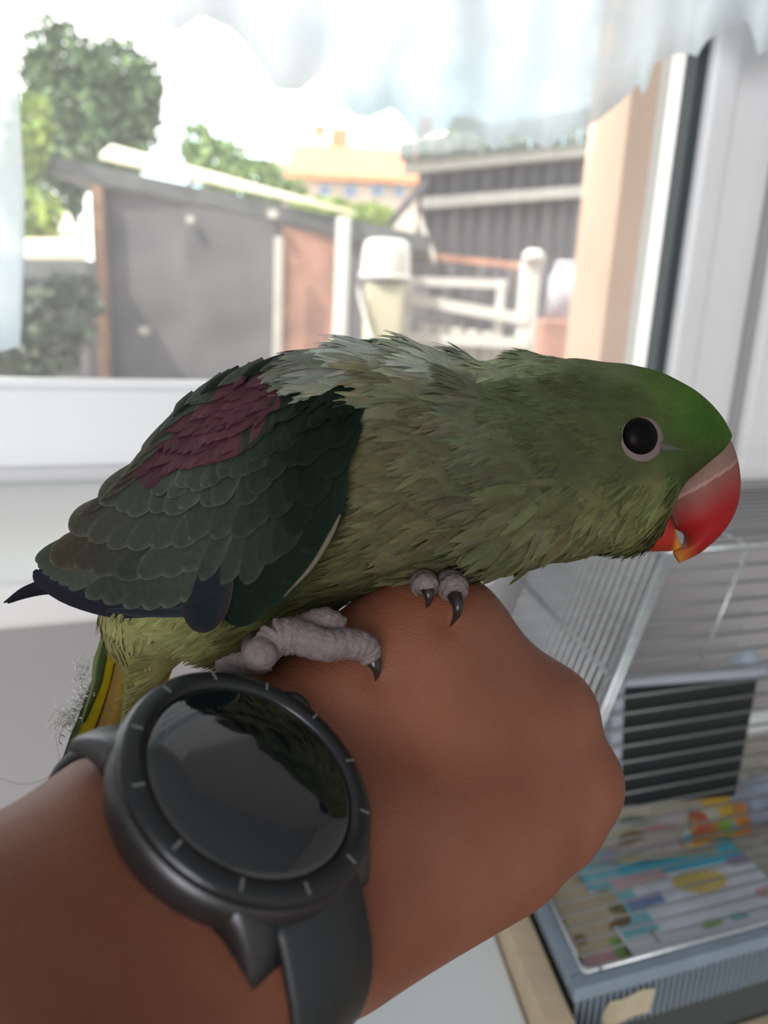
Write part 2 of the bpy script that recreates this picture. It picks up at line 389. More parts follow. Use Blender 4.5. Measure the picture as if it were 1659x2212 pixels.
nt.links.new(ml2.outputs[0], mx.inputs['Factor']); nt.links.new(r1.outputs['Color'], mx.inputs[6]); nt.links.new(mx.outputs[2], bs.inputs['Base Color'])
# fine creases: stretched cell edges, two directions
mp = nnode('ShaderNodeMapping'); mp.inputs['Rotation'].default_value = (0.3, 0.5, 0.2); mp.inputs['Scale'].default_value = (0.55, 1.0, 1.5)
nt.links.new(co.outputs['Object'], mp.inputs['Vector'])
vw = nnode('ShaderNodeTexNoise'); vw.inputs['Scale'].default_value = 120; nt.links.new(mp.outputs['Vector'], vw.inputs['Vector'])
vmx = nnode('ShaderNodeMix', data_type='RGBA'); vmx.blend_type = 'LINEAR_LIGHT'; vmx.inputs['Factor'].default_value = 0.004
nt.links.new(mp.outputs['Vector'], vmx.inputs[6]); nt.links.new(vw.outputs['Color'], vmx.inputs[7])
ve = nnode('ShaderNodeTexVoronoi', feature='DISTANCE_TO_EDGE'); ve.inputs['Scale'].default_value = 900; nt.links.new(vmx.outputs[2], ve.inputs['Vector'])
vr = nnode('ShaderNodeMapRange'); vr.inputs[2].default_value = 0.16; nt.links.new(ve.outputs['Distance'], vr.inputs[0])
nb = nnode('ShaderNodeTexNoise'); nb.inputs['Scale'].default_value = 170; nb.inputs['Detail'].default_value = 6; nt.links.new(mp.outputs['Vector'], nb.inputs['Vector'])
ad_ = nnode('ShaderNodeMath', operation='MULTIPLY_ADD'); ad_.inputs[1].default_value = 0.9; nt.links.new(nb.outputs['Fac'], ad_.inputs[0]); nt.links.new(vr.outputs[0], ad_.inputs[2])
bp = nnode('ShaderNodeBump'); bp.inputs['Strength'].default_value = 0.32; bp.inputs['Distance'].default_value = 0.00016
nt.links.new(ad_.outputs[0], bp.inputs['Height']); nt.links.new(bp.outputs['Normal'], bs.inputs['Normal'])
person = obj('person', HAND_W, HF, sk)
tag(person, 'outstretched bare forearm and closed fist wearing a watch, parrot perched on it', 'person')
HBVH = BVHTree.FromPolygons([tuple(v) for v in HAND_W], [tuple(int(i) for i in q) for q in HF])
def cast(bvh, px, py):
    r = unit(ray(px, py)); h = bvh.ray_cast(Vector(CAM), Vector(r))
    return None if h[0] is None else (np.array(h[0]), np.array(h[1]))
# ================================================================== PARROT
D0 = 205.0                                            # depth of the bird's mid plane, mm
M_plum = material('body_plumage', attr=True, rough=0.8, spec=0.05, var=0.22, vscale=420, bump=0.5, bscale=900, stretch=(0.5, 1, 1), bdist=0.0006)
M_fth = material('wing_feather', attr=True, rough=0.65, spec=0.06, var=0.2, vscale=700, bump=0.25, bscale=1500, stretch=(1, 1, 1), bdist=0.0004)
M_beak = material('beak_red', (0.3, 0.018, 0.014), 0.55, attr=True, var=0.12, vscale=160, bump=0.15, bscale=300, spec=.15)
M_eye = material('eye_black', (0.0025, 0.002, 0.002), 0.4, spec=0.06)
M_ring = material('eye_ring_skin', (0.125, 0.088, 0.085), 0.8, bump=0.4, bscale=900)
M_foot = material('foot_skin', (0.15, 0.115, 0.112), 0.7, var=0.2, vscale=500, bump=0.8, bscale=900, bdist=0.0008)
M_claw = material('claw_horn', (0.018, 0.014, 0.013), 0.3)
M_nost = material('nostril_dark', (0.10, 0.018, 0.016), 0.8)
bird = thing('parrot', 'green parrot with red hooked beak leaning forward, perched on the fist', 'parrot', tuple(P(700, 1400, 0.2)))

# body, neck and head: one lofted surface.  top pixel, bottom pixel, half width in mm
SEC = [(238, 1372, 318, 1512, 4), (226, 1330, 368, 1450, 11), (250, 1225, 420, 1412, 18), (330, 1090, 490, 1428, 23), (440, 985, 560, 1400, 26), (540, 872, 645, 1338, 29),
       (632, 775, 745, 1302, 31.5), (735, 750, 845, 1272, 32.5), (845, 748, 935, 1255, 32), (945, 764, 1025, 1244, 30.5), (1035, 786, 1105, 1230, 28.5),
       (1088, 768, 1180, 1217, 27.5), (1155, 772, 1250, 1204, 26.5), (1230, 782, 1310, 1193, 25.5), (1310, 787, 1362, 1186, 24), (1385, 800, 1402, 1158, 22),
       (1450, 828, 1424, 1098, 19.5), (1500, 860, 1446, 1062, 16.5), (1540, 898, 1478, 1034, 12.5), (1566, 934, 1520, 1000, 8)]
SEC = catmull(np.array(SEC, float), 110)
NA = 64
BV = []; BU = []
for si, (tx, ty, bx, by, w) in enumerate(SEC):
    top = PC(tx, ty, D0); bot = PC(bx, by, D0); c = (top + bot) / 2; h = (top - bot) / 2
    for k in range(NA):
        t = 2 * math.pi * k / NA
        ct, st_ = math.cos(t), math.sin(t)
        e = 0.92
        BV.append(c + h * math.copysign(abs(ct) ** e, ct) + np.array([0, 0, -w * math.copysign(abs(st_) ** e, st_)])); BU.append((si / (len(SEC) - 1), ct))
BV = np.array(BV); ns = len(SEC)
BF = [(i * NA + k, i * NA + (k + 1) % NA, (i + 1) * NA + (k + 1) % NA, (i + 1) * NA + k) for i in range(ns - 1) for k in range(NA)]
BF += [tuple(range(NA))[::-1], tuple((ns - 1) * NA + k for k in range(NA))]
def ipix(c):
    c = np.asarray(c); return CX + c[..., 0] / c[..., 2] * FPX, CY - c[..., 1] / c[..., 2] * FPX
# plumage colour by place, with rim light on the back and backlight at the vent painted in (pixel frame of the side view, at mid-plane scale)
PCOL = [  # x, y, r, g, b  (albedo plus painted light)
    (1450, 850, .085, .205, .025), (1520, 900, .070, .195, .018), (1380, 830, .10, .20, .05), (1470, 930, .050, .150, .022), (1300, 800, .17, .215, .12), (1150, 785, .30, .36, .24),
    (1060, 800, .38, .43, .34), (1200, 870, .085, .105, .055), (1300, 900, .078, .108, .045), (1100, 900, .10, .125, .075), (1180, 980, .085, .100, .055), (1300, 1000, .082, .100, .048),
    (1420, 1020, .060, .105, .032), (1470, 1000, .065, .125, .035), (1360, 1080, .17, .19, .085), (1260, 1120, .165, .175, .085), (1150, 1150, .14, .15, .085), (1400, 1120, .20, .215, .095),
    (1040, 1050, .11, .12, .08), (1000, 900, .15, .165, .125), (930, 790, .48, .54, .56), (800, 755, .62, .74, .86), (700, 755, .40, .48, .56), (660, 800, .20, .22, .20), (850, 850, .23, .235, .17),  # pale bluish back entries carry the sky's rim light as colour
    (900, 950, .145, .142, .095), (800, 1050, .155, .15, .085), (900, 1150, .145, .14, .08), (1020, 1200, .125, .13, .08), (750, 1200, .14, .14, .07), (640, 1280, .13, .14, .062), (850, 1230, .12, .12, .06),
    (480, 1380, .46, .50, .22), (400, 1370, .52, .56, .25), (300, 1380, .60, .60, .27), (260, 1440, .54, .62, .28), (330, 1460, .62, .64, .28), (540, 1390, .26, .27, .11), (500, 1000, .04, .06, .04), (350, 1150, .05, .07, .05)]  # yellowish vent entries raised to imitate window light coming from behind
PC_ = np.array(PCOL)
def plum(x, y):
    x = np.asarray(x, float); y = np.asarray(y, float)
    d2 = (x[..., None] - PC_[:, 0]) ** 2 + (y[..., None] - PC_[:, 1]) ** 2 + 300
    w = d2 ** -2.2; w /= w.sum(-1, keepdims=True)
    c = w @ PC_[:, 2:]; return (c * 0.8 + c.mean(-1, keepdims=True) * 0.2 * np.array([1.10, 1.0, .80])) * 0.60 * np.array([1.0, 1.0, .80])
def midpix(c):                                        # side-view place, ignoring perspective
    c = np.asarray(c); return CX + c[..., 0] / D0 * FPX, CY - c[..., 1] / D0 * FPX
# gentle clumps of feathers on the surface
def hashn(x): return np.sin(x[:, 0] * 0.9 + 1.3 * np.sin(x[:, 1] * 0.55)) * np.sin(x[:, 1] * 1.1 + 0.8 * np.sin(x[:, 2] * .7 + x[:, 0] * 0.35)) 
bx_, by_ = midpix(BV)
BN = np.zeros_like(BV)
cen = np.repeat(((BV.reshape(ns, NA, 3)).mean(1)), NA, 0); BN = (BV - cen); BN /= np.linalg.norm(BN, axis=1)[:, None] + 1e-6
amp = np.interp(bx_, [200, 700, 860, 1020, 1150, 1250, 1420, 1560], [0.3, 0.8, 1.5, 1.5, .7, 0.35, 0.1, 0.0])
BV = BV + BN * (amp * hashn(BV * 0.45))[:, None]
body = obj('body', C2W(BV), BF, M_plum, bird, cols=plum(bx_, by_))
BW = C2W(BV)
BBVH = BVHTree.FromPolygons([tuple(v) for v in BW], BF)
def bsurf(px, py, off=0.0):                            # point on the near side of the body, lifted off by mm
    h = cast(BBVH, px, py)
    if h is None: return P(px, py, D0 / 1000), -FWD
    n = h[1] if np.dot(h[1], FWD) < 0 else -h[1]
    return h[0] + n * off / 1000, n

# ---- body plumage: thousands of small overlapping feather tips (uncountable)
def flow(x, y):                                       # direction the plumage lies, side view (dx, dy down)
    ctrl = [(1500, 880, -.9, -.3), (1350, 850, -1, -.05), (1400, 1060, -.5, .85), (1300, 1130, -.35, .95), (1200, 1150, -.6, .8), (1200, 950, -1, .15), (1060, 1000, -.95, .3), (1000, 850, -1, .1),
            (850, 800, -1, -.02), (700, 770, -1, .12), (900, 1050, -1, .3), (800, 1200, -1, .35), (600, 1300, -.85, .5), (450, 1370, -.8, .6), (300, 1420, -.4, .95), (500, 1000, -.7, .7), (1440, 960, -1, .1)]
    A = np.array(ctrl); d2 = (x[:, None] - A[:, 0]) ** 2 + (y[:, None] - A[:, 1]) ** 2 + 200
    w = d2 ** -1.5; w /= w.sum(1, keepdims=True); v = w @ A[:, 2:]; return v / np.linalg.norm(v, axis=1)[:, None]
def plumage(n, seed):
    g = np.random.default_rng(seed)
    F4 = np.array([q for q in BF if len(q) == 4]); a, b_, c, d = (BV[F4[:, i]] for i in range(4))
    ar = np.linalg.norm(np.cross(c - a, d - b_), axis=1); 
    mx_, _ = midpix((a + c) / 2); ar = ar * np.where(mx_ > 1050, 2.0, np.where(mx_ < 560, 2.0, 1.0)) 
    pick = g.choice(len(F4), n, p=ar / ar.sum()); u = g.random((n, 1)); v = g.random((n, 1))
    p = a[pick] * (1 - u) * (1 - v) + b_[pick] * u * (1 - v) + c[pick] * u * v + d[pick] * (1 - u) * v
    nrm = np.cross(c - a, d - b_)[pick]; nrm /= np.linalg.norm(nrm, axis=1)[:, None] + 1e-9
    cp = (a + c)[pick] / 2; cen_ = cen.reshape(ns, NA, 3)[F4[pick, 0] // NA, 0]
    sgn = np.sign(((cp - cen_) * nrm).sum(1)); nrm *= sgn[:, None]
    x, y = midpix(p); fl = flow(x, y); T = np.stack([fl[:, 0], -fl[:, 1], np.zeros(n)], 1)
    # keep the bare places free: eye, and everything the wing covers
    ex = ((x - 1388) / 54) ** 2 + ((y - 948) / 46) ** 2 > 1
    ex &= ~((x > 1420) & (x < 1505) & (abs(y - (962 + (x - 1420) * .12)) < 7))
    p, nrm, x, y, T = p[ex], nrm[ex], x[ex], y[ex], T[ex]; n = len(p)
    T = T - nrm * (T * nrm).sum(1)[:, None]; ln_ = np.linalg.norm(T, axis=1); ok = ln_ > 0.12
    p, nrm, x, y, T = p[ok], nrm[ok], x[ok], y[ok], (T / ln_[:, None])[ok]; n = len(p)
    S = np.cross(T, nrm)
    L = np.interp(x, [200, 500, 700, 900, 1050, 1250, 1420, 1540], [8, 8.5, 11, 10.5, 7.5, 4.6, 3.0, 2.0]) * g.uniform(.7, 1.25, n)
    thr = (y > 1040) & (x > 1080) & (x < 1440); L = np.where(thr, L * 2.1, L); L = np.where((nrm[:, 1] > .7), L * .7, L)
    Wd = L * np.where(thr, 0.085, np.interp(x, [200, 560, 700, 1000, 1200], [.055, .06, .068, .075, .10])) * g.uniform(.7, 1.3, n)
    T = T + S * g.normal(0, .18, n)[:, None]; T /= np.linalg.norm(T, axis=1)[:, None]
    S = np.cross(T, nrm)
    lift = np.interp(x, [600, 1000, 1200, 1400], [.022, .035, .03, .02]) * g.uniform(.1, 1.6, n)
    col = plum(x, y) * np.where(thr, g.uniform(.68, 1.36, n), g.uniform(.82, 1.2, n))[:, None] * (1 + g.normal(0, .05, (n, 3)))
    V = []; C = []
    prof = [(0, .35), (.3, .9), (.62, 1.0), (.86, .6), (1.0, .12)]
    for t, wv in prof:
        h0 = -0.25 + (lift * L) * (t * 1.0) - (L * t) ** 2 / 70.0 + .1
        cpt = p + T * (L * t)[:, None] + nrm * h0[:, None]
        for s_ in (-1, 0, 1):
            V.append(cpt + S * (s_ * Wd * wv)[:, None] + nrm * ((0.12 if s_ == 0 else 0.0) * Wd)[:, None]); C.append(col * (0.9 + 0.2 * t))
    V = np.stack(V, 1).reshape(-1, 3); C = np.stack(C, 1).reshape(-1, 3)
    q = []
    for r_ in range(len(prof) - 1):
        for s_ in range(2): i0 = r_ * 3 + s_; q.append((i0, i0 + 1, i0 + 4, i0 + 3))
    q = np.array(q); F = (q[None] + (np.arange(n) * 15)[:, None, None]).reshape(-1, 4)
    return V, F, C
pv, pf_, pc = plumage(46000, 3)
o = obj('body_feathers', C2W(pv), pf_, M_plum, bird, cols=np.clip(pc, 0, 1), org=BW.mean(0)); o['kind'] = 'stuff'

# ---- thin-plate interpolation
def tps(pts, val):
    pts = np.asarray(pts, float) / 500; val = np.asarray(val, float); n = len(pts)
    def phi(d): return np.where(d > 1e-9, d * d * np.log(d + 1e-12), 0)
    Km = phi(np.linalg.norm(pts[:, None] - pts[None], axis=-1)) + 1e-3 * np.eye(n); Pm = np.hstack([np.ones((n, 1)), pts])
    A = np.block([[Km, Pm], [Pm.T, np.zeros((3, 3))]]); bvec = np.zeros((n + 3,) + val.shape[1:]); bvec[:n] = val
    s = np.linalg.solve(A, bvec)
    def ev(x, y):
        q = np.stack([np.asarray(x, float), np.asarray(y, float)], -1) / 500
        d = np.linalg.norm(q[..., None, :] - pts, axis=-1)
        return phi(d) @ s[:n] + s[n] + q @ s[n + 1:]
    return ev
wing_h = tps([(75, 1230), (240, 1330), (400, 850), (640, 757), (300, 980), (150, 1110), (500, 1000), (700, 900), (770, 950), (600, 1150), (450, 1200), (430, 1365), (560, 1300), (700, 1130), (300, 1150), (250, 1250), (540, 800), (740, 830), (10, 1300)],
             [10, 16, 9, 10, 9, 8, 31, 34, 35, 39, 35, 33, 37.5, 37.5, 23, 19, 12, 27, 6])
wing_d = tps([(150, 1200), (250, 1230), (400, 1200), (520, 1250), (640, 1150), (720, 1050), (600, 950), (400, 1000), (500, 880), (700, 850), (330, 950), (620, 780), (560, 1330), (90, 1230)],
             [(-.85, .5), (-.72, .68), (-.52, .85), (-.32, .94), (-.28, .95), (-.35, .93), (-.5, .85), (-.68, .72), (-.8, .6), (-.7, .7), (-.74, .66), (-.93, .35), (-.3, .95), (-.95, .35)])
def WPt(px, py, lift=0.0):                             # pixel on the wing surface -> camera mm
    px = np.asarray(px, float); py = np.asarray(py, float)
    d = D0 - wing_h(px, py) - lift
    return np.stack([(px - CX) / FPX * d, -(py - CY) / FPX * d, d + 0 * px], -1)
def feather_mesh(tip, L, Wd, col, edge, lift, dirv=None, pointed=0.0, bend=0.0, rows=13, basecol=None, order=0.0):
    d = wing_d(np.array([tip[0]]), np.array([tip[1]]))[0] if dirv is None else np.asarray(dirv, float)
    d = d / np.linalg.norm(d); s = np.array([-d[1], d[0]])
    edge = np.asarray(edge, float); col = np.asarray(col, float)
    V = []; C = []; cols_ = [-1, -.86, -.45, 0, .45, .86, 1]
    for r in range(rows + 1):
        t = math.sin(r / rows * math.pi / 2) ** 1.15      # 0 base .. 1 tip, closer rows at the tip
        wv = Wd / 2 * (0.55 + 0.45 * math.sin(min(1, t * 1.5) * math.pi / 2))
        if t > 0.62:
            q = (t - 0.62) / 0.38; wv *= max(0.0, 1 - q ** (2.2 - 1.0 * pointed)) ** (0.5 + 0.45 * pointed)
        wv = max(wv, 0.8)
        for c in cols_:
            bx2 = bend * math.sin(t * math.pi) * Wd
            x = tip[0] - d[0] * L * (1 - t) + s[0] * (c * wv + bx2); y = tip[1] - d[1] * L * (1 - t) + s[1] * (c * wv + bx2)
            V.append((x, y, lift * (0.15 + 0.85 * t) + 0.32 * (1 - c * c) - 0.16 * c))
            e = edge if (abs(c) > .95 or t > .985) else (edge * 0.35 + np.array(col) * .65 if (abs(c) > .8 or t > .93) else np.array(col))
            C.append(e if basecol is None else (np.asarray(e) * t + np.asarray(basecol) * (1 - t)))
    V = np.array(V); nc = len(cols_)
    F = [(r * nc + k, r * nc + k + 1, (r + 1) * nc + k + 1, (r + 1) * nc + k) for r in range(rows) for k in range(nc - 1)]
    return V, F, np.array(C)
def build_wing(mirror, label):
    wing_o = None
    # wing base membrane
    poly = np.array([(120, 1200), (180, 1115), (260, 1045), (345, 950), (420, 860), (540, 795), (640, 775), (720, 830), (762, 890), (740, 960), (745, 1030), (715, 1110), (650, 1200), (560, 1280), (470, 1310), (390, 1290), (240, 1285), (160, 1250)], float)
    step = 16; xs = np.arange(90, 800, step); ys = np.arange(750, 1330, step)
    def inside(x, y):
        r = False; n = len(poly)
        for i in range(n):
            x0, y0 = poly[i]; x1, y1 = poly[(i + 1) % n]
            if (y0 > y) != (y1 > y) and x < (x1 - x0) * (y - y0) / (y1 - y0) + x0: r = not r
        return r
    ins = {(i, j) for i, x in enumerate(xs) for j, y in enumerate(ys) if inside(x, y)}
    ids = {k: n for n, k in enumerate(sorted(ins))}; kk = sorted(ins)
    X = np.array([xs[i] for i, j in kk], float); Y = np.array([ys[j] for i, j in kk], float)
    fr_, bk = WPt(X, Y, -0.3), WPt(X, Y, -2.2); n = len(kk); F = []
    for (i, j) in kk:
        q = [(i, j), (i + 1, j), (i + 1, j + 1), (i, j + 1)]
        if all(k in ids for k in q):
            a = [ids[k] for k in q]; F.append(tuple(a)); F.append(tuple(v + n for v in a[::-1]))
    V = np.vstack([fr_, bk])
    def place(Vc):
        Vc = Vc.copy()
        if mirror:
            dz = Vc[:, 2:3]; pxy = Vc[:, :2] / dz
            zz = 2 * D0 - dz - 2; Vc = np.hstack([Vc[:, :2] * (D0 / dz) * np.array([1.0, 1.0]), zz])
            Vc[:, 1] -= 0.6; Vc[:, 0] -= 0.8
        return C2W(Vc)
    w = obj('wing', place(V), F, M_fth, bird, cols=np.tile((.02, .03, .024), (2 * n, 1)), label=label)
    # feathers, from the longest and lowest to the small ones on the shoulder
    DG = np.array((.058, .074, .060)); DK = np.array((.008, .019, .012)); OL = np.array((.115, .105, .070)); SL = np.array((.040, .040, .058)); BL = np.array((.036, .052, .056)); MR = np.array((.145, .052, .072))
    PALE = np.array((.13, .15, .12)); GR = np.array((.13, .15, .12))
    feats = []
    OX = [0, 75, 100, 150, 215, 280, 340, 400, 470, 560, 640, 700, 800]; OY = [1250, 1215, 1165, 1110, 1065, 1000, 920, 850, 800, 768, 752, 790, 840]
    def ft(tip, L, Wd, col, edge, lift, dirv=None, **k):
        d = wing_d(np.array([tip[0]]), np.array([tip[1]]))[0] if dirv is None else np.asarray(dirv, float)
        d = d / np.linalg.norm(d)
        while L > 40 and tip[1] - d[1] * L < np.interp(tip[0] - d[0] * L, OX, OY) + Wd * .45: L -= 5
        feats.append(feather_mesh(tip, L, Wd, np.asarray(col) * .46, np.asarray(edge) * .46, lift, dirv=d, **k))
    # flight feathers: dark slate tips along the lower edge
    def wst(path, widths, cols5, lift):
        path = catmull(np.array(path, float), 20); wd = np.interp(np.linspace(0, 1, 20), np.linspace(0, 1, len(widths)), widths); V = []; C = []
        for i_ in range(20):
            t_ = path[min(i_ + 1, 19)] - path[max(i_ - 1, 0)]; t_ = t_ / np.linalg.norm(t_); s_ = np.array([-t_[1], t_[0]])
            for k_, c_ in enumerate((-1, -.5, 0, .5, 1)):
                q = path[i_] + s_ * c_ * wd[i_] / 2; V.append((q[0], q[1], lift + .4 * (1 - c_ * c_))); C.append(np.asarray(cols5[k_]) * .5)
        feats.append((np.array(V), [(i_ * 5 + k_, i_ * 5 + k_ + 1, (i_ + 1) * 5 + k_ + 1, (i_ + 1) * 5 + k_) for i_ in range(19) for k_ in range(4)], np.array(C)))
    wst([(150, 1262), (95, 1268), (50, 1280), (8, 1302)], [40, 34, 22, 3], [SL * .6, SL * .7, SL * .8, SL * .7, SL * .6], -.4)
    wst([(420, 1316), (330, 1318), (240, 1312), (150, 1284), (90, 1248), (74, 1232)], [26, 30, 44, 46, 40, 8], [SL * 1.2, SL, SL * .9, SL * .8, SL * .8], 0.2)
    wst([(420, 1308), (330, 1308), (240, 1296), (160, 1268), (100, 1240), (84, 1230)], [20, 26, 34, 34, 26, 6], [SL * 1.3, SL * 1.1, SL, SL, SL * 1.5], 0.5)
    wst([(430, 1322), (360, 1323), (290, 1322), (230, 1318)], [22, 22, 20, 6], [BL * 2.2, BL * 1.4, BL, BL, BL * 2.5], 0.8)
    for i, (x, y) in enumerate([(76, 1212), (82, 1225), (92, 1238), (108, 1250), (128, 1262), (150, 1274)]):
        ft((x, y), 210, 52, GR * (.8 + .05 * i), PALE * 1.3, 0.5 + .12 * i, dirv=(-.93 + .05 * i, .36 + .06 * i))
    for i, (x, y) in enumerate([(185, 1290), (225, 1303), (268, 1313), (312, 1316), (352, 1312), (392, 1300)]):
        ft((x, y), 240, 64, DG * 1.5, GR * 1.6, 1.0 + .1 * i)
    for i, (x, y) in enumerate([(655, 1195), (610, 1262), (560, 1310), (500, 1350)]):
        ft((x, y), 230, 112, DK * 1.1, DK * 2, 0.9 + .15 * i, dirv=(-.30 - .06 * i, .95))
    ft((432, 1367), 250, 112, (.024, .036, .045), (.085, .06, .05), 2.2, dirv=(-.16, .98))
    rows = [  # polyline of tips, spacing, length, width, lift
        ([(108, 1205), (165, 1232), (225, 1252), (290, 1246), (350, 1240), (410, 1226), (466, 1272), (540, 1245), (600, 1195), (660, 1110)], 47, 190, 72, 1.5),
        ([(150, 1150), (215, 1175), (265, 1188), (320, 1180), (375, 1185), (430, 1155), (490, 1170), (550, 1150), (610, 1095), (690, 1030)], 44, 150, 66, 1.9),
        ([(215, 1085), (275, 1115), (330, 1118), (385, 1105), (440, 1085), (500, 1085), (560, 1060), (615, 1010), (715, 960)], 38, 125, 56, 2.2),
        ([(285, 1040), (340, 1068), (400, 1058), (460, 1040), (520, 1020), (580, 985), (640, 935), (745, 900)], 20, 105, 40, 2.45),
        ([(300, 1005), (370, 1025), (440, 1008), (510, 980), (570, 940), (640, 890), (748, 870)], 15, 100, 27, 2.5),
        ([(325, 968), (400, 982), (470, 957), (540, 920), (620, 870), (735, 850)], 14, 98, 25, 2.55),
        ([(350, 935), (420, 945), (490, 915), (560, 880), (640, 840), (715, 835)], 13, 95, 24, 2.6),
        ([(380, 902), (450, 905), (530, 870), (600, 840), (690, 815)], 13, 90, 23, 2.65),
        ([(410, 868), (490, 858), (570, 834), (650, 800), (690, 795)], 14, 82, 22, 2.7)]
    g = np.random.default_rng(11)
    mpoly = np.array([(290, 1055), (300, 1000), (350, 935), (420, 880), (500, 835), (590, 815), (600, 860), (560, 930), (520, 990), (440, 1035), (350, 1062)], float)
    def inmar(x, y):
        r = False; n_ = len(mpoly)
        for i in range(n_):
            x0, y0 = mpoly[i]; x1, y1 = mpoly[(i + 1) % n_]
            if (y0 > y) != (y1 > y) and x < (x1 - x0) * (y - y0) / (y1 - y0) + x0: r = not r
        return r
    for ri, (pl, sp_, L, Wd, lift) in enumerate(rows):
        pl = np.array(pl, float); seg = np.linalg.norm(np.diff(pl, axis=0), axis=1); cum = np.r_[0, np.cumsum(seg)]
        nf = int(cum[-1] / sp_)
        for k in range(nf + 1):
            s_ = cum[-1] * k / nf; x = np.interp(s_, cum, pl[:, 0]) + g.normal(0, 5); y = np.interp(s_, cum, pl[:, 1]) + g.normal(0, 6)
            if inmar(x + g.normal(0, 10), y + g.normal(0, 10)):
                c = MR * g.uniform(.8, 1.22) * np.interp(x, [300, 450, 600], [.85, 1.1, .8]); e = c * 1.02
            else:
                f_ = np.clip((x - 110) / 170, 0, 1); f2 = np.clip((x - 420) / 220, 0, 1)
                c = OL * (1 - f_) * (1 if y < 1240 else .6) + DG * 1.35 * f_ * (1 - f2) + DK * f2; c = c * g.uniform(.85, 1.15)
                e = c * (2.1 - .8 * f2) + .006
            dj = wing_d(np.array([x]), np.array([y]))[0]; dj = dj / np.linalg.norm(dj) + g.normal(0, .07 if ri < 3 else .14, 2)
            if x > 680 and y < 868: continue
            ft((x, y), L * g.uniform(.92, 1.12), Wd * g.uniform(.9, 1.15), c, e, lift + g.uniform(-.15, .15), dirv=dj, pointed=0.1 if ri < 4 else .95)
    # long pale-edged shoulder feathers along the back line
    for (x, y, L, Wd, c, dv) in [(398, 874, 150, 24, GR * .8, (-.80, .58)), (430, 852, 150, 22, DK * 1.4, (-.82, .55)), (470, 834, 150, 22, GR * .7, (-.86, .50)), (300, 990, 140, 20, OL * .8, (-.68, .72)), (262, 1032, 130, 20, OL, (-.70, .70)),
                                 (345, 932, 140, 22, DG * 1.4, (-.70, .70)), (520, 812, 140, 22, DK, (-.90, .42)), (560, 802, 130, 22, GR * .6, (-.92, .38)), (600, 796, 120, 22, DK, (-.92, .38)), (640, 796, 110, 22, GR * .45, (-.9, .42)), (215, 1080, 130, 22, OL * .9, (-.80, .58)), (170, 1114, 120, 22, OL * .8, (-.82, .56)),
                                 (372, 898, 140, 20, DK * 1.2, (-.76, .64)), (322, 958, 140, 20, OL * .6, (-.68, .72)), (280, 1010, 130, 18, GR * .7, (-.68, .72)), (240, 1055, 130, 20, OL * .7, (-.76, .64))]:
        ft((x, y), L, Wd, c, c * 1.6 + .025, 3.2, dirv=dv, pointed=.8)
    # pale line of the wing's front edge
    wst([(735, 1112), (712, 1160), (672, 1225), (612, 1290)], [5, 11, 10, 3], [(.26, .22, .16)] * 5, 1.4)
    for V, F, C in feats:
        obj('feather', place(WPt(V[:, 0], V[:, 1], V[:, 2])), F, M_fth, w, cols=C)
    return w
near_wing = build_wing(False, 'folded dark green wing with a maroon shoulder patch')
far_wing = build_wing(True, 'far wing mostly hidden behind the back')

# ---- tail: long narrow feathers running down behind the watch
GRN = np.array((.055, .085, .030)); YEL = np.array((.40, .30, .012)); BUF = np.array((.30, .20, .055)); PGR = np.array((.28, .33, .14))
def strip(path, widths, depth, colL, colM, colR, name, parent):
    path = catmull(np.array(path, float), 16); wd = np.interp(np.linspace(0, 1, 16), np.linspace(0, 1, len(widths)), widths)
    V = []; C = []
    for i in range(16):
        t = path[min(i + 1, 15)] - path[max(i - 1, 0)]; t = t / np.linalg.norm(t); s = np.array([-t[1], t[0]])
        for c in (-1, -.5, -.05, .05, .5, 1):
            q = path[i] + s * c * wd[i] / 2; V.append(PC(q[0], q[1], depth - .8 * (1 - c * c))); C.append(colR if c < -.3 else (colM if abs(c) < .1 else colL))
    n = len(V); V = np.array(V); V2 = V + np.array([0, 0, .35])
    F = [(i * 6 + k, i * 6 + k + 1, (i + 1) * 6 + k + 1, (i + 1) * 6 + k) for i in range(15) for k in range(5)]
    F += [tuple(v + n for v in q[::-1]) for q in F]
    return obj(name, C2W(np.vstack([V, V2])), F, M_fth, parent, cols=np.array(C + C))
tail = obj('tail', C2W(np.array([PC(240, 1340, 207), PC(330, 1400, 207), PC(300, 1500, 208), PC(220, 1480, 208), PC(240, 1340, 210), PC(330, 1400, 210), PC(300, 1500, 210), PC(220, 1480, 210)])),
           hexa(np.zeros((8, 3)))[1], M_fth, bird, cols=np.tile(PGR, (8, 1)), smooth=False)
strip([(250, 1350), (215, 1480), (170, 1600), (118, 1705)], [26, 40, 42, 16], 206, GRN, YEL * .8, YEL, 'feather', tail)
strip([(262, 1360), (238, 1470), (205, 1600), (160, 1730)], [22, 30, 34, 14], 208, GRN * .8, BUF, BUF * .8, 'feather', tail)
strip([(236, 1345), (214, 1430), (206, 1480), (178, 1560)], [14, 26, 20, 8], 204.5, PGR * .7, GRN, GRN * 1.2, 'feather', tail)
strip([(285, 1380), (262, 1470), (240, 1560), (205, 1660)], [34, 46, 44, 20], 207, BUF, BUF * 1.2, BUF * 1.1, 'feather', tail)
strip([(320, 1400), (300, 1480), (285, 1560), (260, 1640)], [40, 60, 50, 24], 205, PGR, PGR, PGR * 1.1, 'feather', tail)
strip([(372, 1395), (356, 1440), (330, 1500), (300, 1580)], [20, 34, 40, 20], 206, YEL * 1.1 + .1, YEL, YEL * .8, 'feather', tail)

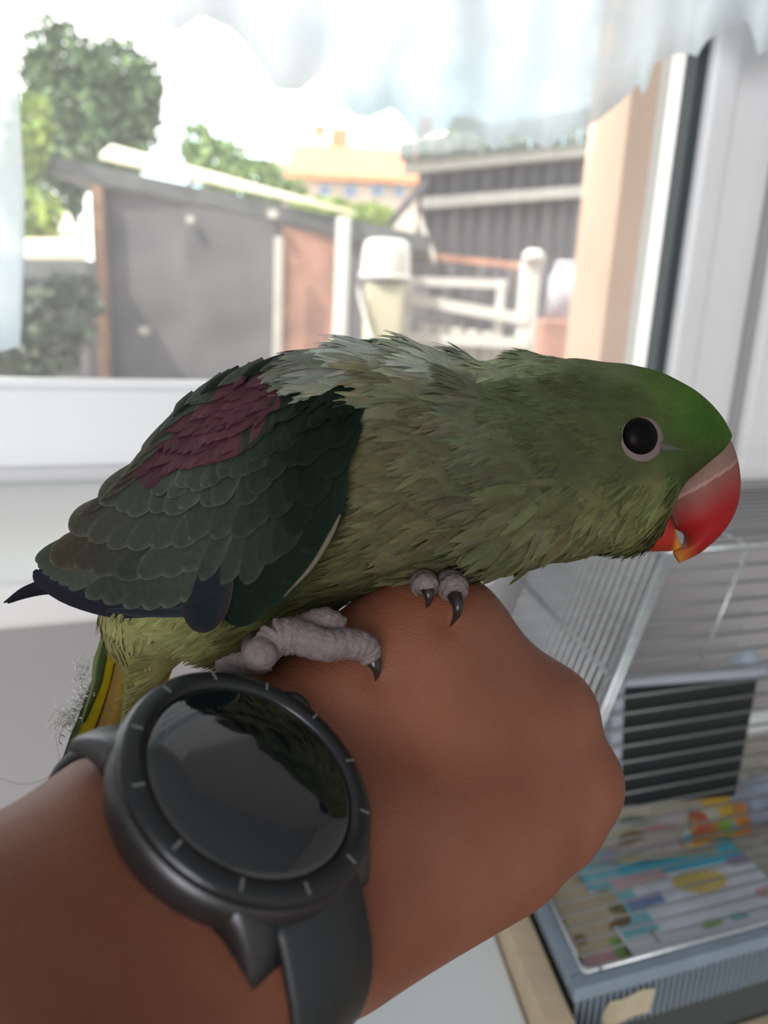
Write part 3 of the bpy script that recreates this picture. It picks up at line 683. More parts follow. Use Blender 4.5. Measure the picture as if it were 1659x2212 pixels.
# ---- beak
def loft_side(SECS, n, na, zc=0.0, flat=0.9):
    S = catmull(np.array(SECS, float), n); V = []
    for (tx, ty, bx, by, w) in S:
        a = PC(tx, ty, D0 + zc); b_ = PC(bx, by, D0 + zc); c = (a + b_) / 2; h = (a - b_) / 2
        for k in range(na):
            t = 2 * math.pi * k / na; V.append(c + h * math.cos(t) + np.array([0, 0, -w * math.copysign(abs(math.sin(t)) ** flat, math.sin(t))]))
    F = [(i * na + k, i * na + (k + 1) % na, (i + 1) * na + (k + 1) % na, (i + 1) * na + k) for i in range(n - 1) for k in range(na)]
    F += [tuple(range(na))[::-1], tuple((n - 1) * na + k for k in range(na))]
    return np.array(V), F
UB = [(1560, 930, 1436, 1052, 7.5), (1576, 960, 1432, 1076, 8.6), (1588, 1000, 1440, 1108, 8.8), (1592, 1050, 1458, 1140, 8.2), (1583, 1100, 1480, 1155, 6.9), (1556, 1150, 1478, 1176, 5.0), (1512, 1193, 1460, 1186, 3.0), (1468, 1216, 1454, 1192, 1.0)]
V, F = loft_side(UB, 90, 60)
x, y = midpix(V)
# distance from the cere line (1578,970)-(1432,1062)
cl = ((x - 1432) * (1062 - 972) + (y - 1062) * (1578 - 1432)) / math.hypot(146, 90)
red = np.array((.25, .010, .012)); pale = np.array((.20, .115, .095)); org = np.array((.38, .15, .025)); brown = np.array((.17, .07, .055))
f1 = np.clip((cl - 22) / 62, 0, 1)[:, None]; C = brown * (1 - f1) + red * f1
C = np.where(cl[:, None] < 17, pale * .95, C); C = np.where((abs(cl - 19) < 3)[:, None], pale * 1.45, C)
f2 = np.clip((y - 1150) / 60, 0, 1) * np.clip((1500 - x) / 35, 0, 1); C = C * (1 - f2[:, None]) + org * f2[:, None]
ub = obj('upper_beak', C2W(V), F, M_beak, bird, cols=C)
LB = [(1408, 1128, 1352, 1180, 5.5), (1426, 1100, 1372, 1187, 6.8), (1440, 1112, 1405, 1191, 6.6), (1449, 1138, 1436, 1191, 5.6), (1455, 1160, 1450, 1190, 4.4), (1466, 1172, 1462, 1186, 2.2)]
V, F = loft_side(LB, 22, 24, zc=0.5); x, y = midpix(V)
f2 = np.clip((x - 1438) / 18, 0, 1)[:, None]; C = np.array((.27, .022, .014)) * (1 - f2) + np.array((.62, .28, .03)) * f2
lb = obj('lower_beak', C2W(V), F, M_beak, bird, cols=C)
# mouth corner: dark gape between the halves
V, F = loft_side([(1432, 1062, 1424, 1090, 6.0), (1446, 1100, 1432, 1112, 5.6), (1456, 1130, 1446, 1138, 4.6)], 10, 14, zc=1)
obj('mouth_corner', C2W(V), F, M_nost, bird)
def disc_on(px, py, rx, ry, bvh_off, depth_mm, name, mat, parent, dome=0.5, seg=32, rot=0.0, flatnormal=None):
    p, n = bsurf(px, py); a, b_ = frame_along(n, UPV); V = []; rings = 7
    for r in range(rings + 1):
        t = r / rings * math.pi / 2
        for k in range(seg):
            q = 2 * math.pi * k / seg; u = math.cos(q) * rx * math.cos(t); v = math.sin(q) * ry * math.cos(t)
            u, v = u * math.cos(rot) - v * math.sin(rot), u * math.sin(rot) + v * math.cos(rot)
            V.append(p + (a * u + b_ * v + n * (bvh_off + dome * math.sin(t))) / 1000)
    F = [(i * seg + k, i * seg + (k + 1) % seg, (i + 1) * seg + (k + 1) % seg, (i + 1) * seg + k) for i in range(rings) for k in range(seg)]
    F.append(tuple(range(seg))[::-1])
    return obj(name, V, F, mat, parent)
ring = disc_on(1386, 948, 6.1, 5.6, -0.55, 0, 'eye_ring', M_ring, bird, dome=1.4, rot=-.35)
disc_on(1381, 943, 4.45, 4.45, 0.25, 0, 'eye', M_eye, ring, dome=2.4)
# bare skin running from the eye to the beak
cor = [bsurf(x_, y_, -.45)[0] for x_, y_ in ((1425, 962), (1450, 968), (1478, 972), (1505, 974))]
obj('lore_skin', *tube(cor, [.0013, .0008, .0005, .0003], 8), material('lore_skin', (.055, .05, .045), .85), ring)
# nostril
def ubeak_pt(px, py, d): return P(px, py, d / 1000)
UBW = C2W(loft_side(UB, 90, 60)[0]); UBVH = BVHTree.FromPolygons([tuple(v) for v in UBW], F if False else loft_side(UB, 90, 60)[1])
h = cast(UBVH, 1542, 972)
if h is not None:
    obj('nostril', *tube([h[0] + FWD * .0012, h[0] - FWD * .0005], [.0015, .0013], 12), M_nost, ub)

# ---- feet
def bumpy(pts, rad, n=40, amp=.08, freq=9, seg=14):
    p = catmull(np.array(pts, float), n); r = np.interp(np.linspace(0, 1, n), np.linspace(0, 1, len(rad)), rad)
    r = r * (1 + amp * np.abs(np.sin(np.linspace(0, freq * math.pi, n)))); r[0] *= .6; r[-1] *= .55
    V, F = tube(C2W(p), r / 1000, seg, ref=tuple(FWD)); return V, F
def claw(pts, r0, parent):
    p = catmull(np.array(pts, float), 12); r = np.linspace(1, 0, 12) ** .75 * r0; r[-1] = .05
    V, F = tube(C2W(p), np.array(r) / 1000, 10, ref=tuple(FWD)); return obj('claw', V, F, M_claw, parent)
def skin_d(px, py, dflt):
    h = cast(HBVH, px, py); return dflt if h is None else float(np.dot(h[0] - CAM, FWD)) * 1000
def SK(px, py, dy=40, r=2.5): return PC(px, py, skin_d(px, py + dy, 178) - r)
foot = obj('foot', *bumpy([PC(552, 1390, 186), SK(556, 1420, 60, 3), SK(576, 1400, 60, 3.5), SK(598, 1374, 70, 4)], [3.2, 3.1, 3.3, 3.6], 26, .08, 7), M_foot, bird)
d_ = skin_d(800, 1440, 181)
toe = obj('toe', *bumpy([SK(588, 1378, 70, 4), SK(640, 1376, 60, 3.4), SK(700, 1394, 50, 3), SK(750, 1390, 40, 2.6), SK(788, 1400, 25, 2.2), SK(804, 1426, 10, 1.6)], [3.9, 3.7, 3.3, 3.3, 3.2, 2.3], 54, .09, 13), M_foot, foot)
claw([SK(800, 1416, 10, 2.0), SK(809, 1434, 0, 3.0), SK(814, 1452, 0, 2.4), SK(811, 1472, 0, 0)], 2.0, toe)
toe = obj('toe', *bumpy([SK(600, 1368, 70, 1), SK(650, 1362, 60, .5), SK(700, 1348, 60, 1), SK(742, 1364, 40, 1)], [3.0, 3.3, 3.6, 2.7], 36, .09, 8), M_foot, foot)
claw([SK(738, 1362, 40, 1.5), SK(754, 1370, 30, 1.5), SK(760, 1382, 20, .5)], 1.4, toe)
toe = obj('toe', *bumpy([SK(575, 1416, 60, 2), SK(545, 1432, 60, 1), SK(505, 1438, 60, .5), SK(470, 1450, 60, 0)], [3.2, 2.7, 2.4, 2.0], 30, .08, 7), M_foot, foot)
obj('shin', *bumpy([PC(690, 1325, 204), PC(712, 1325, 205), PC(718, 1300, 207), PC(725, 1270, 208)], [2.2, 2.0, 2.2, 3.0], 20, .05, 4), M_foot, bird)
foot2 = obj('foot', *bumpy([PC(800, 1262, 206), PC(860, 1262, 204), PC(905, 1252, 202)], [3.5, 4.2, 4.0], 20, .05, 4), M_foot, bird)
for tp, cl_, r_ in (([(890, 1262, 203), (908, 1254, 196), (918, 1264, 191), (921, 1278, 189.5)], [(920, 1266, 189.5), (926, 1284, 187.5), (926, 1300, 188), (920, 1314, 189)], 3.2),
                    ([(935, 1262, 204), (960, 1258, 198), (978, 1268, 193), (984, 1290, 190.5)], [(981, 1284, 190.5), (989, 1308, 187.5), (986, 1330, 188), (972, 1354, 190)], 3.6)):
    dd = skin_d(cl_[-1][0], cl_[-1][1], 189)
    off = dd - cl_[-1][2]
    toe = obj('toe', *bumpy([PC(a, b_, c + off * min(1, i / 2)) for i, (a, b_, c) in enumerate(tp)], [r_, r_ * 1.05, r_, r_ * .75], 28, .1, 6), M_foot, foot2)
    claw([PC(a, b_, c + off) for a, b_, c in cl_], r_ * .52, toe)
# ================================================================== WATCH
M_case = material('watch_case_metal', (0.075, 0.076, 0.08), 0.42, metal=0.85, var=0.15, vscale=150)
M_bez = material('watch_bezel', (0.034, 0.036, 0.038), 0.32, metal=0.7, bump=0.05, bscale=800)
M_glass = material('watch_glass', (0.004, 0.006, 0.007), 0.06, coat=1.0, spec=0.7)
M_strap = material('watch_strap_rubber', (0.012, 0.016, 0.018), 0.5, bump=0.05, bscale=900)
M_tick = material('bezel_mark', (0.16, 0.16, 0.16), 0.5)
def WL(u, v, w): return WATCH_C + bW * u + aW * v + nW * w      # u along the strap, v along the arm, w out of the wrist
watch = thing('wristwatch', 'black round wristwatch with dark blank screen and rubber strap on the wrist', 'watch', tuple(C2W(WATCH_C - nW * 12)))
def lathe(prof, seg=72, ell=1.0):
    V = []; n = len(prof)
    for r, w in prof:
        for k in range(seg):
            t = 2 * math.pi * k / seg; V.append(WL(r * math.cos(t), r * math.sin(t), w))
    F = [(i * seg + k, i * seg + (k + 1) % seg, (i + 1) * seg + (k + 1) % seg, (i + 1) * seg + k) for i in range(n - 1) for k in range(seg)]
    F += [tuple(range(seg))[::-1], tuple((n - 1) * seg + k for k in range(seg))]
    return C2W(np.array(V)), F
RG = 19.3
obj('case', *lathe([(18, -12.5), (20.5, -12), (22.6, -10), (23.6, -7), (23.8, -4.2), (23.4, -2.6), (22.6, -2.0), (18, -2.0)]), M_case, watch)
bez = obj('bezel', *lathe([(21.0, -3.0), (23.0, -2.6), (23.6, -1.6), (23.4, -.6), (22.6, 0.15), (20.8, .35), (19.8, .1), (RG, -.5), (RG - .2, -1.4), (10, -1.6)]), M_bez, watch)
obj('glass', *lathe([(RG + .1, -1.2), (RG - .1, -.55), (RG - 1.2, -.32), (12, -.28), (6, -.26), (1, -.25)]), M_glass, watch)
for k in range(12):
    t = 2 * math.pi * (k + .35) / 12; er = np.array([math.cos(t), math.sin(t)]); et = np.array([-er[1], er[0]])
    def pt(r, s, w): q = er * r + et * s; return WL(q[0], q[1], w)
    V = [pt(20.6, -.22, .1), pt(22.5, -.22, -.05), pt(22.5, .22, -.05), pt(20.6, .22, .1), pt(20.6, -.22, .44), pt(22.5, -.22, .26), pt(22.5, .22, .26), pt(20.6, .22, .44)]
    obj('bezel_mark', C2W(np.array(V)), hexa(np.zeros((8, 3)))[1], M_tick, bez, smooth=False)
# lugs: four curved horns
for su in (-1, 1):
    for sv in (-1, 1):
        V = []
        for t in np.linspace(0, 1, 7):
            u = su * (15.0 + 10.0 * t); w = -3.2 - 8.6 * t ** 1.7; hv = 4.6 - 1.3 * t; v0 = sv * (13.0 - .2 * t); th = 6.0 - 3.0 * t
            for dv, dw in ((-hv, 0), (-hv * .7, .7), (hv * .7, .7), (hv, 0), (hv, -th), (-hv, -th)): V.append(WL(u, v0 + dv, w + dw))
        F = [(i * 6 + k, i * 6 + (k + 1) % 6, (i + 1) * 6 + (k + 1) % 6, (i + 1) * 6 + k) for i in range(6) for k in range(6)] + [tuple(range(6))[::-1], tuple(36 + k for k in range(6))]
        obj('lug', C2W(np.array(V)), F, M_case, watch)
# crown and pusher on the hand side
def knob(v_ang, r, h, w, name, seg=20):
    er = bW * math.cos(v_ang) + aW * math.sin(v_ang); pts = []
    c0 = WATCH_C + nW * w + er * 22.5
    V, F = tube(C2W(np.array([c0, c0 + er * h * .75, c0 + er * h])), np.array([r, r, r * .7]) / 1000, seg); return obj(name, V, F, M_case, watch)
knob(math.radians(112), 3.9, 3.4, -4.2, 'crown'); knob(math.radians(50), 2.6, 2.4, -5.2, 'pusher')
# strap: two halves following the wrist round, one closed loop each side of the case
WRC = WR + bW * 1.0
def skin_r(dirc, v):                                       # distance from the wrist axis to the skin, mm
    o0 = C2W(WRC + aW * v + dirc * 75); dw = C2W(WRC + aW * v) - o0
    h = HBVH.ray_cast(Vector(o0), Vector(unit(dw))); return 30.0 if h[0] is None else max(18.0, 75 - 1000 * float(np.linalg.norm(np.array(h[0]) - o0)))
def strap(s0):
    n0 = 30; lanes = []
    for v_ in (-10.6, 0.0, 10.6):
        cs = [WATCH_C + bW * s0 * 20.5 - nW * 6.2 + aW * v_, WATCH_C + bW * s0 * 24.5 - nW * 8.2 + aW * v_]
        for i in range(n0):
            t = i / (n0 - 1); th = math.radians(50 + 131 * t); dr_ = bW * s0 * math.sin(th) + nW * math.cos(th)
            cs.append(WRC + aW * v_ * (1 - .08 * t) + dr_ * (skin_r(dr_, v_) + 1.1))
        cs = catmull(np.array(cs), 44)
        for _ in range(4): cs[1:-1] = .5 * cs[1:-1] + .25 * (cs[:-2] + cs[2:])
        lanes.append(cs)
    n = 44; V = []
    for i in range(n):
        nrs = []
        for ln in lanes:
            T = ln[min(i + 1, n - 1)] - ln[max(i - 1, 0)]; nr = unit(np.cross(T, aW)); nrs.append(nr if np.dot(nr, ln[i] - WRC) > 0 else -nr)
        a_, c_, e_ = (ln[i] for ln in lanes); ia = unit(c_ - a_) * .8; ie = unit(c_ - e_) * .8
        V += [a_, a_ + ia + nrs[0] * 1.1, c_ + nrs[1] * 1.1, e_ + ie + nrs[2] * 1.1, e_, e_ - nrs[2] * .9, a_ - nrs[0] * .9]
    m = 7
    F = [(i * m + k, i * m + (k + 1) % m, (i + 1) * m + (k + 1) % m, (i + 1) * m + k) for i in range(n - 1) for k in range(m)] + [tuple(range(m))[::-1], tuple((n - 1) * m + k for k in range(m))]
    return obj('strap', C2W(np.array(V)), F, M_strap, watch, smooth=True)
strap(-1); strap(1)
# ================================================================== OUTDOORS (behind the window)
M_ground = material('yard_ground', (0.42, 0.36, 0.27), 0.95, var=0.25, vscale=2, bump=0.4, bscale=12, det=1.5)
M_board = material('weathered_board', (0.085, 0.078, 0.083), 0.9, var=0.35, vscale=5, stretch=(3, 3, .7), det=1.5)
M_board2 = material('shed_panel_felt', (0.072, 0.067, 0.072), 0.9, var=0.3, vscale=3, det=1.0)
M_brown = material('brown_post', (0.20, 0.115, 0.07), 0.85, var=0.3, vscale=8, stretch=(4, 4, 1), det=1.5)
M_rust = material('rust_panel', (0.27, 0.135, 0.095), 0.9, var=0.3, vscale=5, det=1.5)
M_pale = material('pale_wood', (0.34, 0.32, 0.29), 0.8, var=0.12, vscale=6, stretch=(3, 3, 1), det=1.5)
M_wpaint = material('white_paint_wood', (0.46, 0.45, 0.43), 0.7, var=0.06, vscale=5, det=1.5)
M_cream = material('cream_paint', (0.42, 0.40, 0.29), 0.8, var=0.08, vscale=5, det=1.5)
M_roofd = material('roof_felt_dark', (0.075, 0.075, 0.078), 0.9, var=0.3, vscale=6, det=1.5)
M_rooflit = material('roof_sheet_pale', (0.55, 0.49, 0.36), 0.8, var=0.1, vscale=3, det=1.5)
M_tile = material('clay_tile', (0.40, 0.17, 0.085), 0.85, var=0.2, vscale=4, det=1.5)
M_tiled = material('dark_green_tile', (0.045, 0.060, 0.052), 0.8, var=0.3, vscale=5, det=1.5)
M_hwall = material('house_render', (0.42, 0.34, 0.29), 0.9, var=0.06, vscale=1, det=1.5)
M_hglass = material('house_window_glass', (0.10, 0.13, 0.2), 0.15)
M_leafA = material('leaf_mid_green', attr=True, rough=0.6, var=0.2, vscale=3)
M_bark = material('bark', (0.10, 0.075, 0.055), 0.95, var=0.3, vscale=10, stretch=(3, 3, 1), bump=0.6, bscale=30)
GZ = -0.35                                              # the yard lies a little below the room's floor
b = MB(); b.add(*abox((-40, 1.6, GZ - .3), (100, 0, 0), (0, 160, 0), (0, 0, .3))); g_ = b.build('yard_ground', M_ground, smooth=False)
g_['kind'] = 'structure'
def hdir(v): v = np.array(v, float); v[2] = 0; return unit(v)
AWAY = hdir(FWD)
def down_to(p, z=GZ): return np.array([p[0], p[1], z])
def post(name, px, pyt, pyb, d, w_px, mat, label, cat, parent=None, group=None, depth=None, toground=True):
    a = P(px, pyt, d); wv = w_px * d / FPX; t = depth or wv
    R = hdir(RGT); zb = GZ if toground else P(px, pyb, d)[2]
    mb = MB().add(*abox(np.array([a[0], a[1], zb]) - R * wv / 2 - AWAY * 0, R * wv, AWAY * t, (0, 0, a[2] - zb)))
    o = mb.build(name, mat, parent, smooth=False)
    if parent is None: tag(o, label, cat, group)
    return bevel(o, min(wv, t) * .12, 1)
def beam(p0, p1, d0, d1, wpx, depth):
    a, c = P(*p0, d0), P(*p1, d1); h = wpx * (d0 + d1) / 2 / FPX; upz = np.array([0, 0, 1.0])
    return slab([a - upz * h / 2, c - upz * h / 2, c + upz * h / 2, a + upz * h / 2], AWAY * depth)

# ---- big shed: dark panel with slanting roof edge
D_S = 4.2
shed = thing('shed', 'dark weathered shed with a slanting roof and large felt-covered panel', 'shed', tuple(down_to(P(400, 800, D_S))))
def wallquad(pts, d, th, name, mat, parent):
    q = [P(x, y, dd) for (x, y), dd in zip(pts, d)]
    return MB().add(*slab(q, AWAY * th)).build(name, mat, parent, smooth=False)
def wall_to_ground(pl, pr, ytl, ytr, dl, dr, th, name, mat, parent):
    a, c = P(pl, ytl, dl), P(pr, ytr, dr)
    return MB().add(*slab([down_to(a), down_to(c), c, a], AWAY * th)).build(name, mat, parent, smooth=False)
wall_to_ground(212, 400, 402, 442, D_S, D_S, .06, 'panel', M_board2, shed); wall_to_ground(400, 596, 442, 480, D_S, D_S, .06, 'panel', M_board2, shed)
wall_to_ground(610, 735, 488, 515, D_S + .05, D_S + .1, .06, 'panel', M_rust, shed); wall_to_ground(735, 930, 515, 560, D_S + .1, D_S + .2, .06, 'panel', M_board, shed)
MB().add(*beam((96, 352), (930, 528), D_S - .1, D_S + .1, 34, 1.6)).build('roof', M_roofd, shed, smooth=False)
a, c, e_, f_ = P(215, 352, D_S - .05), P(760, 470, D_S), P(770, 465, D_S + 1.6), P(240, 318, D_S + 1.6)
MB().add(*slab([a + (0, 0, .02), c + (0, 0, .02), e_ + (0, 0, .0), f_], np.array((0, 0, .02)))).build('roof_sheet', M_rooflit, shed, smooth=False)
post('corner_post', 206, 400, 830, D_S - .08, 26, M_brown, '', '', shed); post('door_post', 602, 512, 830, D_S - .06, 18, M_pale, '', '', shed)
for (x, y, w_) in ((410, 480, 15), (588, 470, 20), (310, 722, 20)):
    p = P(x, y, D_S - .03); R = hdir(RGT); s_ = w_ * D_S / FPX
    MB().add(*abox(p - R * s_ / 2, R * s_, AWAY * .03, (0, 0, s_ * .8))).build('patch', M_pale, shed, smooth=False)
# ---- tall pale pole beside it
post('pole', 742, 468, 780, D_S - .35, 30, M_wpaint, 'tall white post in front of the rust-coloured panel', 'post')
# ---- gate with white rails
D_G = 3.6
gate = thing('gate', 'white painted gate with a top rail, upright and slanting rail', 'gate', tuple(down_to(P(1000, 700, D_G))))
for p0, p1, w_ in (((880, 606), (1096, 614), 18), ((868, 642), (1140, 690), 24), ((870, 730), (1140, 742), 22)):
    MB().add(*beam(p0, p1, D_G, D_G, w_, .05)).build('rail', M_wpaint, gate, smooth=False)
post('upright', 1086, 606, 760, D_G - .01, 18, M_wpaint, '', '', gate); post('upright', 880, 600, 760, D_G - .01, 22, M_wpaint, '', '', gate)
for k in range(5): post('gate_board', 920 + 34 * k, 700 + 4 * k, 790, D_G + .03, 28, M_pale, '', '', gate)
post('gate_post', 1152, 556, 800, D_G - .06, 42, M_wpaint, '', '', gate)
b = MB(); c_ = P(1152, 556, D_G - .04); b.add(*tube([c_ + (0, 0, -.02), c_ + (0, 0, .01), c_ + (0, 0, .035)], [.05, .052, .03], 16)); b.build('post_cap', M_wpaint, gate)
# brick-like white bucket upside down on a cream pillar
pil = post('pillar', 832, 606, 800, D_G - .2, 86, M_cream, 'cream pillar under the upturned white bucket', 'pillar', depth=.18)
c_ = P(832, 606, D_G - .11); r_ = 54 * (D_G - .11) / FPX; top_ = P(832, 520, D_G - .11)
bk = thing('bucket', 'white bucket upturned on the cream pillar', 'bucket', tuple(c_))
hgt = top_[2] - c_[2]
obj('shell', *tube([c_, c_ + (0, 0, hgt * .12), c_ + (0, 0, hgt * .72), c_ + (0, 0, hgt * .93), c_ + (0, 0, hgt)], [r_, r_ * 1.0, r_ * .94, r_ * .86, r_ * .7], 28), M_wpaint, bk)
obj('rim', *tube([c_ + (0, 0, -.0), c_ + (0, 0, .025)], [r_ * 1.06, r_ * 1.06], 28), M_wpaint, bk)
MB().add(*beam((772, 622), (806, 760), D_G - .22, D_G - .22, 20, .04)).build('brace', M_wpaint, pil, smooth=False)
# ---- barn on the right: dark planks, pale beams, tiled roof
D_B = 6.0
barn = thing('barn', 'dark plank barn with pale horizontal beams and a tiled roof', 'barn', tuple(down_to(P(1100, 600, D_B))))
nP = 15
for k in range(nP):
    f0, f1 = k / nP, (k + 1) / nP - .006; X = lambda f: 905 + (1420 - 905) * f; Yt = lambda f: 372 + (318 - 372) * f
    dd = D_B + 0.02 * (k % 2)
    a, c = P(X(f0), Yt(f0), dd), P(X(f1), Yt(f1), dd); MB().add(*slab([down_to(a), down_to(c), c, a], AWAY * .04)).build('plank', M_board, barn, smooth=False)
MB().add(*slab([P(905, 372, D_B + .08), P(1420, 318, D_B + .08), down_to(P(1420, 318, D_B + .08)), down_to(P(905, 372, D_B + .08))], AWAY * .03)).build('back_board', M_roofd, barn, smooth=False)
MB().add(*beam((872, 360), (1420, 306), D_B - .22, D_B - .22, 26, .12)).build('beam', M_pale, barn, smooth=False)
MB().add(*beam((912, 438), (1420, 400), D_B - .08, D_B - .08, 22, .1)).build('beam', M_pale, barn, smooth=False)
MB().add(*beam((930, 553), (1140, 576), D_B - .1, D_B - .1, 14, .08)).build('rail', M_rust, barn, smooth=False)
MB().add(*beam((838, 486), (926, 384), D_B - .12, D_B - .12, 26, .1)).build('brace', M_board, barn, smooth=False)
MB().add(*beam((905, 470), (940, 560), D_B - .12, D_B - .12, 22, .1)).build('brace', M_pale, barn, smooth=False)
n_t = 16
for k in range(n_t):
    f0, f1 = k / n_t, (k + 1) / n_t - .004; X = lambda f: 862 + (1430 - 862) * f; Y0 = lambda f: 348 + (290 - 348) * f; Y1 = lambda f: 318 + (210 - 318) * f
    q = [P(X(f0), Y0(f0), D_B - .3), P(X(f1), Y0(f1), D_B - .3), P(X(f1), Y1(f1), D_B + .9), P(X(f0), Y1(f0), D_B + .9)]
    MB().add(*slab(q, np.array((0, 0, .03 + .012 * (k % 2))))).build('roof_tile', M_tiled, barn, smooth=False)
# grey can hung on the barn wall
c_ = P(1212, 688, D_B - 1.2); r_ = 34 * (D_B - 1.2) / FPX; hh_ = P(1212, 572, D_B - 1.2)[2] - c_[2]
can = thing('milk_can', 'grey metal can standing on a block before the plank barn', 'can', tuple(c_))
M_can = material('galvanised', (0.42, 0.40, 0.45), 0.5, metal=.3, var=.2, vscale=8)
obj('body', *tube([c_, c_ + (0, 0, hh_ * .75), c_ + (0, 0, hh_ * .9), c_ + (0, 0, hh_)], [r_, r_, r_ * .75, r_ * .7], 24), M_can, can)
obj('lid', *tube([c_ + (0, 0, hh_ * .98), c_ + (0, 0, hh_ * 1.04)], [r_ * .8, r_ * .7], 24), M_can, can)
post('block', 1212, 690, 800, D_B - 1.35, 80, M_rust, 'rusty brown block under the grey can', 'block', depth=.3)
# ---- plastered outer wall corner right beside the window
a, c = P(1328, 420, 2.3), P(1520, 420, 2.1)
q0 = P(1368, 130, 2.3); q1 = P(1300, 780, 2.3)
R_ = hdir(RGT)
MB().add(*abox(down_to((P(1334, 450, 2.3))), R_ * 1.2, AWAY * .5, (0, 0, 3.4))).build('trim_2', M_plaster, smooth=False)['kind'] = 'structure'
# ---- low wall and planter at the far left
D_L = 3.4
lw = thing('garden_ledge', 'low dark ledge with pale flat top at the left, plants before it', 'ledge', tuple(down_to(P(110, 700, D_L))))
MB().add(*beam((-60, 578), (186, 582), D_L, D_L, 40, .12)).build('coping', M_roofd, lw, smooth=False)
a, c = P(-60, 590, D_L + .05), P(186, 595, D_L + .05); MB().add(*slab([down_to(a), down_to(c), c, a], AWAY * .1)).build('face', M_board, lw, smooth=False)
a, c, e_, f_ = P(-60, 560, D_L), P(188, 562, D_L), P(150, 470, D_L + 2.2), P(-60, 470, D_L + 2.2)
MB().add(*slab([a, c, e_, f_], np.array((0, 0, .03)))).build('roof_sheet', M_rooflit, lw, smooth=False)
# ---- distant houses
def house(px0, px1, py_eave, py_ridge, py_base, d, label, mat_roof, wins):
    t = thing('house', label, 'house', tuple(down_to(P((px0 + px1) / 2, py_base, d))), 'houses beyond the yard')
    a, c = P(px0, py_eave, d), P(px1, py_eave, d); wd = c - a
    MB().add(*abox(down_to(a), hdir(wd) * np.linalg.norm(wd[:2]), AWAY * 6, (0, 0, a[2] - GZ))).build('wall', M_hwall, t, smooth=False)
    rz = P((px0 + px1) / 2, py_ridge, d)[2] - a[2]; R = hdir(wd); Lh = np.linalg.norm(wd[:2])
    e0, e1 = np.array([a[0], a[1], a[2]]) - R * .4 - AWAY * .4, np.array([a[0], a[1], a[2]]) + R * (Lh + .4) - AWAY * .4
    r0, r1 = e0 + AWAY * 3.4 + (0, 0, rz), e1 + AWAY * 3.4 + (0, 0, rz)
    MB().add(*slab([e0, e1, r1, r0], np.array((0, 0, .2)))).build('roof', mat_roof, t, smooth=False)
    MB().add(*slab([e0 + AWAY * 6.8, e1 + AWAY * 6.8, r1, r0], np.array((0, 0, .2)))).build('roof', mat_roof, t, smooth=False)
    for (wx, wy, ww, wh) in wins:
        p = P(wx, wy, d - .05); s_ = d / FPX
        w_ = MB().add(*abox(np.array(p) - (0, 0, wh * s_) - AWAY * .05, R * ww * s_, AWAY * .1, (0, 0, wh * s_))).build('window', M_wpaint, t, smooth=False)
        MB().add(*abox(np.array(p) - (0, 0, wh * s_ * .9) - AWAY * .08 + R * ww * s_ * .1, R * ww * s_ * .8, AWAY * .1, (0, 0, wh * s_ * .8))).build('pane', M_hglass, w_, smooth=False)
    p = r0 + R * Lh * .3
    MB().add(*abox(p - (0, 0, .4), R * .7, AWAY * .7, (0, 0, 1.3))).build('chimney', M_tile, t, smooth=False)
M_roof_pale = material('pale_roof', (0.40, 0.32, 0.28), 0.85, var=0.1, vscale=1)
house(640, 905, 388, 300, 470, 30, 'orange-tiled house in the middle distance behind the shed roof', M_tile, [(690, 398, 26, 26), (740, 398, 34, 26), (800, 398, 34, 26), (850, 398, 26, 26)])
house(600, 860, 360, 285, 440, 44, 'pale-roofed house seen above the orange-tiled one', M_roof_pale, [(760, 366, 20, 18), (800, 364, 20, 18)])
house(885, 1010, 330, 268, 440, 36, 'pinkish gabled house partly hidden by the barn roof', M_roof_pale, [(905, 345, 20, 30)])
